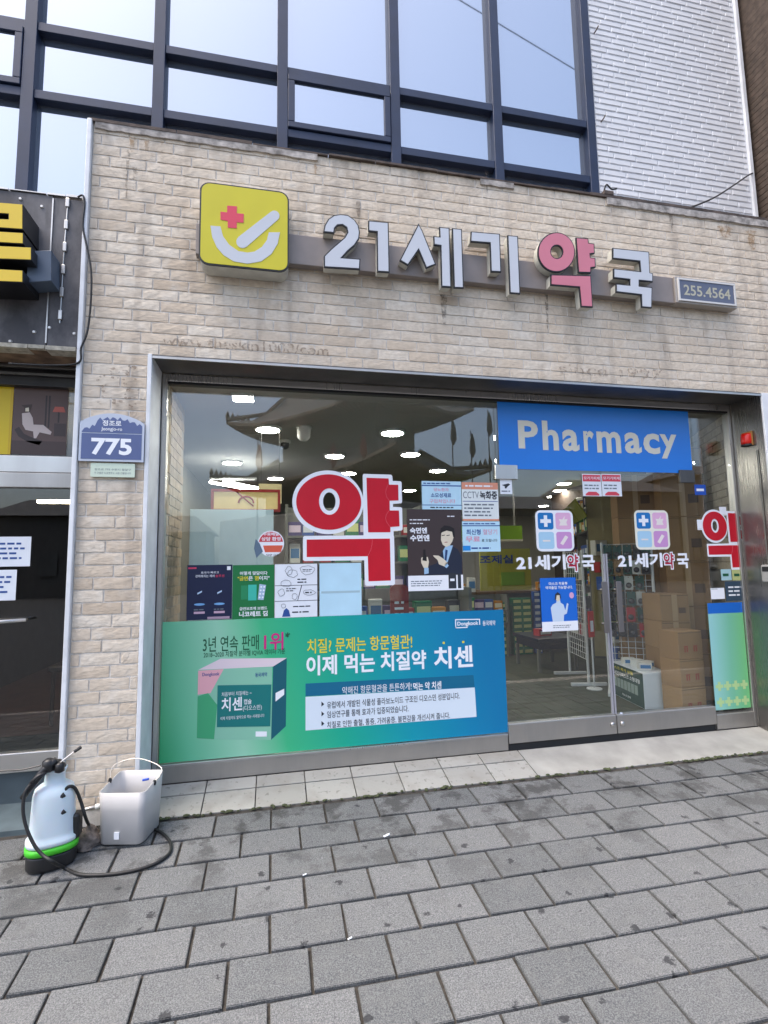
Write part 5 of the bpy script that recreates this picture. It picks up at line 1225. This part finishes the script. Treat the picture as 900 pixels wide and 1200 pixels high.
r = RECT(585, 616, 612, 632, 4.2); cn = MB().box(r[0]-.9, r[1], 4.2, 4.5, r[2], r[3]).build('green_canopy', M('lime_paint', S(128,172,22,.85), .4), t); MB().box(r[0]-.9, r[1], 4.19, 4.1995, r[2]-.03, r[2]-.0005).build('canopy_edge', M('cream_edge', S(220,214,190,.8), .5), t)
for x in (r[0]-.85, r[1]-.05): MB().tube([(x, 4.35, r[3]), (x, 4.35, ZC)], .012, 6).build('canopy_rod', STEEL2, t)
for k in range(9):
    for j in range(2):
        place_prod(2, (3.12+j*.135, 3.30, ZF+k*.0805+.0005), 'green cartons stacked before the dispensary counter', 'green and lime carton stacked before the dispensary counter', 0, (.95, 1.2, .5))
for k in range(8):
    for j in range(2): place_prod(2, (2.80+j*.135, 3.28, ZF+k*.085+.0005), 'green cartons stacked before the dispensary counter', 'green and lime carton stacked before the dispensary counter', 0, (.95, 1.2, .52))
for k in range(7): place_prod(0, (2.97, 3.31, ZF+k*.07+.0005), 'red cartons stacked before the dispensary counter', 'slim red carton stacked between the green cartons', 0, (.5, 1, .62))
for k in range(10): place_prod(1, (3.42, 3.31, ZF+k*.0805+.0005), 'blue cartons stacked before the dispensary counter', 'blue and white carton stacked before the dispensary counter', 0, (.75, 1, .59))
for i, (x, c) in enumerate(((1.85, 6), (1.98, 0), (2.10, 1), (2.25, 1), (2.40, 4), (2.55, 3), (3.55, 4), (3.7, 5))):
    place_prod(c, (x, 3.40, .9355), 'medicine boxes standing on the counter', PCOL[c][2]+' medicine box standing on the dispensary counter')
for i in range(9):
    for k in range(2): place_prod((i*3+k) % 7, (1.80+i*.13, 3.25, ZF+.42+k*.17), 'medicine boxes racked before the counter', PCOL[(i*3+k) % 7][2]+' medicine box racked low before the counter')
shelf_unit('low white shelf racked with medicine boxes before the counter', 1.72, 2.95, 3.17, [ZF+.42, ZF+.59], .2, .9, GREYM)
# shelves and goods at the right wall
ax_ = Vector((.475, 1, 0)).normalized(); nx_ = Vector((-1, .475, 0)).normalized()
def wall_pt(s, d, z): return Vector((3.60, .34, 0))+ax_*s+nx_*d+Vector((0, 0, z))
t = thing('gondola_shelf', 'tall gondola shelf with tilted olive green header panels behind the grid racks', 'shelf', wall_pt(3.8, .75, ZF))
for z in (.3, .65, 1.0, 1.35, 1.7, 2.0): MB().obox(wall_pt(3.8, .62, z), ax_, nx_, (0,0,1), 1.5, .16, .012).build('shelf_board', GREYM, t)
for s_ in (2.3, 3.3, 4.3, 5.3): MB().obox(wall_pt(s_, .62, 1.15), ax_, nx_, (0,0,1), .012, .17, 1.02).build('side_panel', GREYM, t)
MB().obox(wall_pt(3.8, .45, 1.15), ax_, nx_, (0,0,1), 1.5, .008, 1.02).build('back_panel', GREYM, t)
MB().obox(wall_pt(2.28, .62, 1.15), ax_, nx_, (0,0,1), .004, .16, 1.0).build('end_panel', M('cream_end_panel', S(176,166,120,.8), .5, var=.1), t)
for s_ in (2.55, 3.3, 4.05, 4.8): MB().obox(wall_pt(s_, .86, 1.98), ax_, nx_-Vector((0,0,.6)), (nx_*.6+Vector((0,0,1))), .35, .01, .13).build('header_panel', M('olive_green_panel', S(150,158,36,.85), .45), t)
for z in (.312, .662, 1.012, 1.362, 1.712, 2.012):
    s_ = 2.4
    while s_ < 5.2:
        i = rnd.randrange(7); q = wall_pt(s_, .70, z+.0005); place_prod(i, q, 'medicine boxes on the gondola shelf', PCOL[i][2]+' medicine box on the gondola shelf behind the grid racks', math.pi/2+.44+math.pi, (1, 1, 1.25)); s_ += rnd.uniform(.14, .22)
for k in range(9):
    i = (1, 3, 2, 6, 1, 0, 3, 4, 2)[k]; q = wall_pt(2.19, .50+.03*k, 0); q.z = ZF+.0005+.21*k
    if k < 7: place_prod(i, (q.x, q.y, q.z), 'boxes piled at the gondola end', PCOL[i][2]+' box in the pile at the gondola shelf end', .0, (1.6, 1.6, 1.2 if i not in (2,3,6) else 1.0))
# white grid racks with hanging packets
def rack(label, a, b, h):
    a, b = Vector((*a, 0)), Vector((*b, 0)); d = (b-a).normalized(); nrm = Vector((-d.y, d.x, 0)); t = thing('grid_rack', label, 'rack', (*((a+b)/2).xy, ZF))
    for p in (a, b):
        MB().tube([p+Vector((0,0,ZF+.02)), p+Vector((0,0,h))], .013, 8).build('upright', WHITEM, t)
        MB().obox(p+Vector((0,0,ZF+.0145)), nrm, d, (0,0,1), .17, .017, .0145).build('foot', WHITEM, t, bevel=.004)
    L = (b-a).length; n = int(L/.055); g = MB()
    for i in range(1, n): q = a+d*(L*i/n); g.tube([q+Vector((0,0,.36)), q+Vector((0,0,h-.02))], .0028, 4)
    g.build('grid_wires', WHITEM, t)['kind'] = 'stuff'
    g = MB(); z = .36
    while z < h: g.tube([a+Vector((0,0,z)), b+Vector((0,0,z))], .0028, 4); z += .055
    g.build('cross_wires', WHITEM, t)['kind'] = 'stuff'
    return a, b, d, nrm
def packet(c, label):
    t = thing('hanging_packet', label, 'packet', (0,0,0))
    MB().prism(rrect(-.036, .036, -.125, 0, .006, 2), -.0012, .0012, [ell(0, -.012, .006, .004, 8)]).build('card', M('packcard_%d_%d_%d' % c, S(*c, .85), .4), t)
    MB().lathe((0, -.0015, -.085), [(.026, 0), (.023, .012), (.014, .018)], 12, 'y').build('blister', M('dark_goods', (.05,.05,.055), .3), t, True); return t
PK = [((44,48,52),'charcoal'), ((170,36,40),'red'), ((206,206,196),'pale'), ((40,80,70),'dark green'), ((150,120,80),'tan')]
pks = [packet(c, n_) for c, n_ in PK]; pused = set()
def hang(i, loc, rot, rackname):
    if i in pused: o = copy_tree(pks[i], loc, None, None, rot)
    else: pused.add(i); o = pks[i]; o.location = loc; o.rotation_euler.z = rot
    for ch in o.children: ch.matrix_parent_inverse = Matrix()
    o['label'] = PK[i][1]+' packet hanging on the '+rackname; o['group'] = 'packets hanging on the '+rackname
for nm, a, b, h in (('white grid rack nearer the counter', (2.97, 1.50), (3.09, 2.02), 1.42), ('white grid rack behind the door stickers', (3.00, 1.22), (3.33, .98), 1.48)):
    A_, B_, d_, n_ = rack(nm+' with hanging packets', a, b, h)
    sgn = -1 if n_.y > 0 or (abs(n_.y) < .3 and n_.x > 0) else 1
    nn_ = n_*sgn; rot = math.atan2(nn_.y, nn_.x)+math.pi/2; L = (B_-A_).length
    for z in (h-.03, h-.17, h-.31, h-.45, h-.59, h-.73):
        k_ = .05
        while k_ < L-.03:
            q = A_+d_*k_+nn_*rnd.uniform(.02, .06); hang(rnd.choice((0, 0, 0, 3, 3, 3, 2, 2, 1, 4)), (q.x, q.y, z), rot+rnd.uniform(-.25, .25), nm); k_ += rnd.uniform(.07, .09)
# blue side table
t = thing('blue_table', 'dark blue side table standing before the green cartons', 'table', (3.0, 2.4, ZF))
MB().box(2.80, 3.30, 2.15, 2.75, .44, .48).build('table_top', M('dark_blue_top', S(22,34,58,.55), .35), t, bevel=.006); MB().box(2.83, 3.27, 2.17, 2.72, .36, .4395).build('apron', M('dark_blue_top'), t)
for x in (2.83, 3.27):
    for y in (2.19, 2.70): MB().box(x-.016, x+.016, y-.016, y+.016, ZF, .36).build('leg', GREYM, t)
place_prod(0, (3.0, 2.4, .4805), 'boxes on the blue table', 'red and cream box lying on the blue side table', .2, (1.8, 1.5, .7))
t = thing('red_price_stand', 'small red standing price card by the white grid rack', 'price card', (2.93, 1.35, .7)); 
MB().obox((2.93, 1.35, .72), (1,.3,0), (-.3,1,.0), (0,0,1), .035, .006, .12).build('card', M('red_card', S(190,36,34), .4), t); MB().obox((2.932, 1.342, .70), (1,.3,0), (-.3,1,.0), (0,0,1), .02, .001, .05).build('card_print', WPRINT, t); MB().tube([(2.94, 1.37, ZF), (2.94, 1.37, .62)], .008, 6).build('stand_rod', WHITEM, t); MB().lathe((2.94, 1.37, ZF), [(.07, 0), (.07, .008), (.02, .014)], 16).build('stand_base', WHITEM, t)
# white and green display carton by the door
u = Vector((-.09, -.55, 0)).normalized(); v = Vector((.98, -.16, 0)).normalized(); c0 = Vector((3.0, 1.2, ZF)); Lu, Lv, Hh = .555, .225, .285
t = thing('display_carton', 'white display carton with dark green printed side just inside the door', 'display box', c0)
cc = c0+u*Lu/2+v*Lv/2+Vector((0,0,Hh/2)); MB().obox(cc, v, u*-1, (0,0,1), Lv/2, Lu/2, Hh/2).build('carton', M('white_card', S(214,220,222,.9), .5), t, bevel=.004)
gp = c0-v*.0012+u*Lu/2+Vector((0,0,Hh/2)); MB().obox(gp, v, u*-1, (0,0,1), .001, Lu/2-.006, Hh/2-.006).build('green_print', M('dark_green_print', S(16,66,56,.9), .45), t)
def side_text(body, s0, s1, z0, z1, mat):
    def place(vv, a, b, c_, d_): return [tuple(c0-v*.0026+u*(s0+(s1-s0)*(q[0]-a)/(b-a))+Vector((0,0,z0+(z1-z0)*(q[1]-c_)/(d_-c_)))) for q in vv]
    o = bpy.data.objects.new('lettering', bpy.data.meshes.new('lettering')); COL.objects.link(o); put(o, t); o.data.materials.append(mat); TEXTS.append((body, .02, o, place))
side_text('마스크 특가 상품', .04, .40, .235, .262, YELINK); side_text('미세먼지마스크 소형대형', .04, .50, .185, .222, WPRINT); side_text('마스크 판매', .20, .34, .03, .05, WPRINT)
mm = MB()
for i in range(7): mm.obox(c0-v*.0024+u*(.09+.058*i)+Vector((0,0,.125)), v, u*-1, (0,0,1), .0006, .024, .038)
mm.build('packet_print', FLATM('packet_grey', (150,168,160)), t)['kind'] = 'stuff'
for i, (du, dv) in enumerate(((.18, .08), (.27, .11), (.35, .15), (.42, .09))):
    q = c0+u*du+v*dv+Vector((0,0,Hh+.0005)); place_prod(3, q, 'packs on the white display carton', 'white and blue pack lying on the display carton', rnd.uniform(-.5, .5), (1, 1, .3))
# brown cartons
def carton(c, w_, d_, h_, rot, lab, mark=False):
    t = thing('cardboard_box', lab, 'cardboard box', c, 'brown cartons stacked inside the door')
    R_ = Matrix.Rotation(rot, 3, 'Z'); X, Y = R_@Vector((1,0,0)), R_@Vector((0,1,0)); c = Vector(c)
    MB().obox(c+Vector((0,0,h_/2)), X, Y, (0,0,1), w_/2, d_/2, h_/2).build('carton_body', CARD, t, bevel=.004)
    MB().obox(c-Y*(d_/2+.0006)+Vector((0,0,h_*.5)), X, Y, (0,0,1), .022, .0005, h_/2-.004).build('tape', TAPE, t) if not mark else None
    MB().obox(c-Y*(d_/2+.0004)+Vector((0,0,h_-.012)), X, Y, (0,0,1), w_/2-.004, .0004, .003).build('flap_seam', M('card_seam', (.16,.10,.05), .9), t)
    if mark:
        for s_ in (-.05, .05):
            mk = MB()
            for a_ in (-.02, .02): mk.obox(c-Y*(d_/2+.0012)+X*(s_*.9+a_*.55)+Vector((0,0,h_*.34)), X, Y, (0,0,1), .005, .0005, .018)
            mk.obox(c-Y*(d_/2+.0012)+X*(s_*.9)+Vector((0,0,h_*.34+.024)), X, Y, (0,0,1), .018, .0005, .004); mk.build('red_mark', FLATM('mark_red', (150,52,30)), t)['kind'] = 'stuff'
    else: MB().obox(c-Y*(d_/2+.0012)+X*w_*.25+Vector((0,0,h_*.4)), X, Y, (0,0,1), w_*.12, .0005, h_*.1).build('print_mark', M('carton_ink', (.10,.06,.035), .8), t)
for k in range(3): carton((3.145, .50, ZF+k*.2125), .235, .19, .211, .08, 'brown carton with red marks in the low stack behind the door', True)
for k in range(4): carton((3.30, .82, ZF+k*.226), .24, .30, .225, -.2, 'plain brown carton in the stack behind the display carton')
for k in range(5): carton((3.60, .93, ZF+k*.392), .34, .30, .39, -.44, 'large brown carton in the tall stack near the side wall')
for k in range(5): carton((3.40, 1.28, ZF+k*.40), .33, .30, .398, -.44, 'large brown carton in the tall stack behind the grid rack')
for k in range(4): carton((3.78, 1.62, ZF+k*.48), .42, .36, .478, -.44, 'very large brown carton in the stack touching the side wall')
carton((3.72, .95, ZF+5*.392+.001), .24, .24, .24, -.44, 'small brown carton with a white label on top of the tall stack')
# red rounded stand and goods low behind the window
r = RECT(458, 685, 479, 730, .62); t = thing('red_stand', 'red rounded standing sign low behind the shop window', 'standing sign', ((r[0]+r[1])/2, .62, ZF))
MB().prism(rrect(r[0], r[1], .5, r[3], .04, 5), .62, .65).build('stand_face', M('dark_red_board', S(140,26,28,.9), .4), t); lines(t, (r[0], r[1], .8, r[3]), (.2, .8, .35, .7), 3, WPRINT, .62); MB().box(r[0]+.02, r[1]-.02, .651, .68, ZF, .9).build('stand_leg', GREYM, t)
shelf_unit('low grey window shelf behind the blank paper sheet', .55, 1.5, .75, [.55, .86], .26, 1.12, GREYM)
for i in range(7): place_prod((i*2+1) % 7, (.64+i*.125, .86, .8605), 'medicine boxes on the low window shelf', PCOL[(i*2+1) % 7][2]+' medicine box on the low window shelf')

# ------------------------------------------------------------------ the old gate across the road (seen mirrored in the glass)
GT = thing('gate_pavilion', 'old two storey tiled roof gate pavilion across the road', 'gate', (4.1, -25.5, -.3))
cg = Vector((4.1, -25.5, 0)); Lc, Nc, Rc = Vector((-2.35,-28.2,0))-cg, Vector((5.6,-18.6,0))-cg, Vector((10.6,-22.7,0))-cg
ux = (Rc-Nc).normalized(); uy = Vector((-ux.y, ux.x, 0)); uy = -uy if uy.dot(Lc-Nc) < 0 else uy
ha, hb = 2.7, 5.3                                           # half sizes along ux, uy
ROOFT = M('grey_roof_tile', (.085,.085,.085), .8, var=.3, vscale=3); WOODG = M('painted_eaves_wood', (.16,.12,.085), .8, var=.35, vscale=5); WALLG = M('faded_green_boards', (.07,.085,.07), .8, var=.2); STONE = M('gate_stone', (.30,.28,.25), .9, var=.25, vscale=2)
def gate_pt(a, b, z): return cg+ux*a+uy*b+Vector((0,0,z))
def hip(sa, sb, z0, rise, lift, core, name):
    top, und = MB(), MB(); n = 10
    def ring(f, z, thick):                                  # f: 1 = eave, 0 = core
        out = []
        for (p, q) in (((-1,-1),(1,-1)), ((1,-1),(1,1)), ((1,1),(-1,1)), ((-1,1),(-1,-1))):
            for i in range(n):
                t_ = i/n; u_ = p[0]+(q[0]-p[0])*t_; v_ = p[1]+(q[1]-p[1])*t_; e = abs(2*t_-1)**3
                k_ = 1+.05*e*f; ca_ = core[0]+(sa-core[0])*f; cb_ = core[1]+(sb-core[1])*f
                out.append(tuple(gate_pt(u_*ca_*k_, v_*cb_*k_, z+lift*e*f**2-thick)))
        return out
    for mb, prof in ((top, [(1,0,0),(.66,.16,0),(.33,.5,0),(0,1,0)]), (und, [(1,0,.16),(.5,.10,.16),(0,.16,.1)])):
        rs = [ring(f, z0+rise*h, th) for f, h, th in prof]; m4 = 4*n
        for r_ in rs: mb.v += r_
        for i in range(len(rs)-1):
            for k_ in range(m4):
                q = (i*m4+k_, i*m4+(k_+1) % m4, (i+1)*m4+(k_+1) % m4, (i+1)*m4+k_); mb.f.append(q if mb is top else q[::-1])
    e0, e1 = ring(1, z0, 0), ring(1, z0, .16); b0 = len(und.v); und.v += e0+e1; m4 = 4*n
    for k_ in range(m4): und.f.append((b0+k_, b0+(k_+1) % m4, b0+m4+(k_+1) % m4, b0+m4+k_)[::-1])
    o = top.build('roof', ROOFT, GT); und.build('eaves', WOODG, o)
    rf = MB()
    for sgn, (h1, h2, flip) in ((1, (sa, sb, 0)), (-1, (sa, sb, 0)), (1, (sb, sa, 1)), (-1, (sb, sa, 1))):
        k_ = int(2*h1/.32)
        for i in range(k_):
            s_ = -h1+.16+.32*i
            e = abs(s_/h1)**3; inner = (core[1] if not flip else core[0])
            a0 = (s_, sgn*h2*.99) if not flip else (sgn*h2*.99, s_); a1 = (s_*core[0]/sa, sgn*inner) if not flip else (sgn*inner, s_*core[1]/sb)
            rf.tube([gate_pt(*a0, z0+lift*e-.19), gate_pt(*a1, z0+rise*.16-.18)], .055, 5)
    rf.build('rafters', WOODG, o)['kind'] = 'stuff'
    rd_ = MB()
    for p in ((-1,-1), (1,-1), (1,1), (-1,1)):
        rd_.tube([gate_pt(p[0]*sa*1.05, p[1]*sb*1.05, z0+lift+.12), gate_pt(p[0]*(core[0]+(sa-core[0])*.5), p[1]*(core[1]+(sb-core[1])*.5), z0+rise*.34+.15), gate_pt(p[0]*core[0], p[1]*core[1], z0+rise+.15)], .14, 6)
        for k_ in range(5):
            f = 1-.07*k_; rd_.lathe(gate_pt(p[0]*(core[0]+(sa*1.04-core[0])*f), p[1]*(core[1]+(sb*1.04-core[1])*f), z0+lift*f*f+.25), [(.1, 0), (.13, .12), (.07, .28), (.02, .4)], 6)
    rd_.build('hip_ridges', ROOFT, o)['kind'] = 'stuff'
hip(ha+.9, hb+.7, 9.35, 3.0, .7, (.8, 3.0), 'upper'); hip(ha+1.5, hb+1.3, 5.9, 1.6, .7, (ha-.9, hb-1.5), 'lower')
MB().obox(gate_pt(0,0,12.5), ux, uy, (0,0,1), .25, 3.2, .35).build('ridge', ROOFT, GT)
MB().obox(gate_pt(0,0,8.3), ux, uy, (0,0,1), ha-1.0, hb-1.7, 1.35).build('upper_wall', WALLG, GT)
MB().obox(gate_pt(0,0,5.3), ux, uy, (0,0,1), ha-.4, hb-.9, 1.2).build('lower_wall', WALLG, GT)
MB().obox(gate_pt(0,0,1.9), ux, uy, (0,0,1), ha+1.2, hb+1.4, 2.2).build('stone_base', STONE, GT, bevel=.1)
for a_ in (-1, 1):
    for b_ in (-1, -.33, .33, 1): MB().tube([gate_pt(a_*(ha-.9), b_*(hb-.9), 4.1), gate_pt(a_*(ha-.9), b_*(hb-.9), 6.5)], .2, 10).build('column', M('dark_red_column', (.13,.035,.025), .7), GT)
for i, (px, y0, y1) in enumerate(((302, 545, 517), (389, 560, 515), (425, 560, 505), (531, 545, 490), (553, 545, 505), (574, 545, 480))):
    yo = -13.0; a, b = P(px, y0, 2*YG-yo), P(px, y1, 2*YG-yo); t = thing('flag_pole', 'thin flag pole with furled banner in front of the gate', 'flag pole', (a.x, yo, -.3), 'flag poles in front of the gate')
    MB().tube([(a.x, yo, -.3), (a.x, yo, b.z)], [.035, .018], 6).build('pole', DK, t); MB().lathe((a.x+.05, yo, b.z-.95), [(.02, 0), (.12, .2), (.09, .6), (.03, .85)], 8, 'z', 1, .35).build('furled_flag', M('faded_red_cloth', (.20,.03,.025), .9) if i in (0, 1, 2) else M('dark_cloth', (.04,.045,.05), .9), t)
# low houses down the road and the overhead wire, also only mirrored
HN = ('long low grey house left of the gate across the road', 'small dark house beside the gate across the road', 'brown corner house added right of the gate across the road', 'dark brick house added down the road right of the gate', 'grey office house added down the road beyond the dark brick house', 'dark house added at the far end of the road')  # houses right of the gate are added, dark, to dim the glass door's reflections
for i, (x, w_, h_, c) in enumerate(((-13, 7, 4.6, (.12,.11,.10)), (-6.5, 4.5, 3.6, (.09,.10,.09)), (18, 7, 5.2, (.10,.085,.07)), (26.5, 9, 6.6, (.09,.07,.06)), (37, 11, 8, (.12,.12,.12)), (50, 13, 9, (.09,.09,.09)))):
    nm = HN[i]
    t = thing('far_house', nm, 'house', (x, -32, -.3)); MB().box(x-w_/2, x+w_/2, -36, -31, -.3, h_).build('wall', M('housewall%d' % i, c, .9, var=.1), t)
    rf = MB(); rf.v = [(x-w_/2-.4,-36.4,h_+.02),(x+w_/2+.4,-36.4,h_+.02),(x+w_/2+.4,-30.6,h_+.02),(x-w_/2-.4,-30.6,h_+.02),(x-w_/2+1,-33.5,h_+1.3),(x+w_/2-1,-33.5,h_+1.3)]; rf.f = [(0,3,2,1),(3,2,5,4)[::-1] if 0 else (2,3,4,5),(0,1,5,4),(1,2,5),(3,0,4)]; rf.build('roof', ROOFT, t)
    for k_ in range(3): MB().box(x-w_/2+.6+k_*w_/3.2, x-w_/2+1.6+k_*w_/3.2, -30.99, -30.9, 1.0, 2.4).build('window', DSTEEL, t)
yw_ = -4.5; ym = 2*(YU+.062)-yw_; p0, p1 = P(535, -2, ym), P(681, 86, ym); d_ = (p1-p0)
tag(MB().tube([Vector((q.x, yw_, q.z)) for q in (p0-d_*6, p0-d_*3, p0, p1, p1+d_*3)], .011, 6).build('overhead_wire', RUBBER), 'black overhead wire crossing above the road', 'wire')

flush_text()
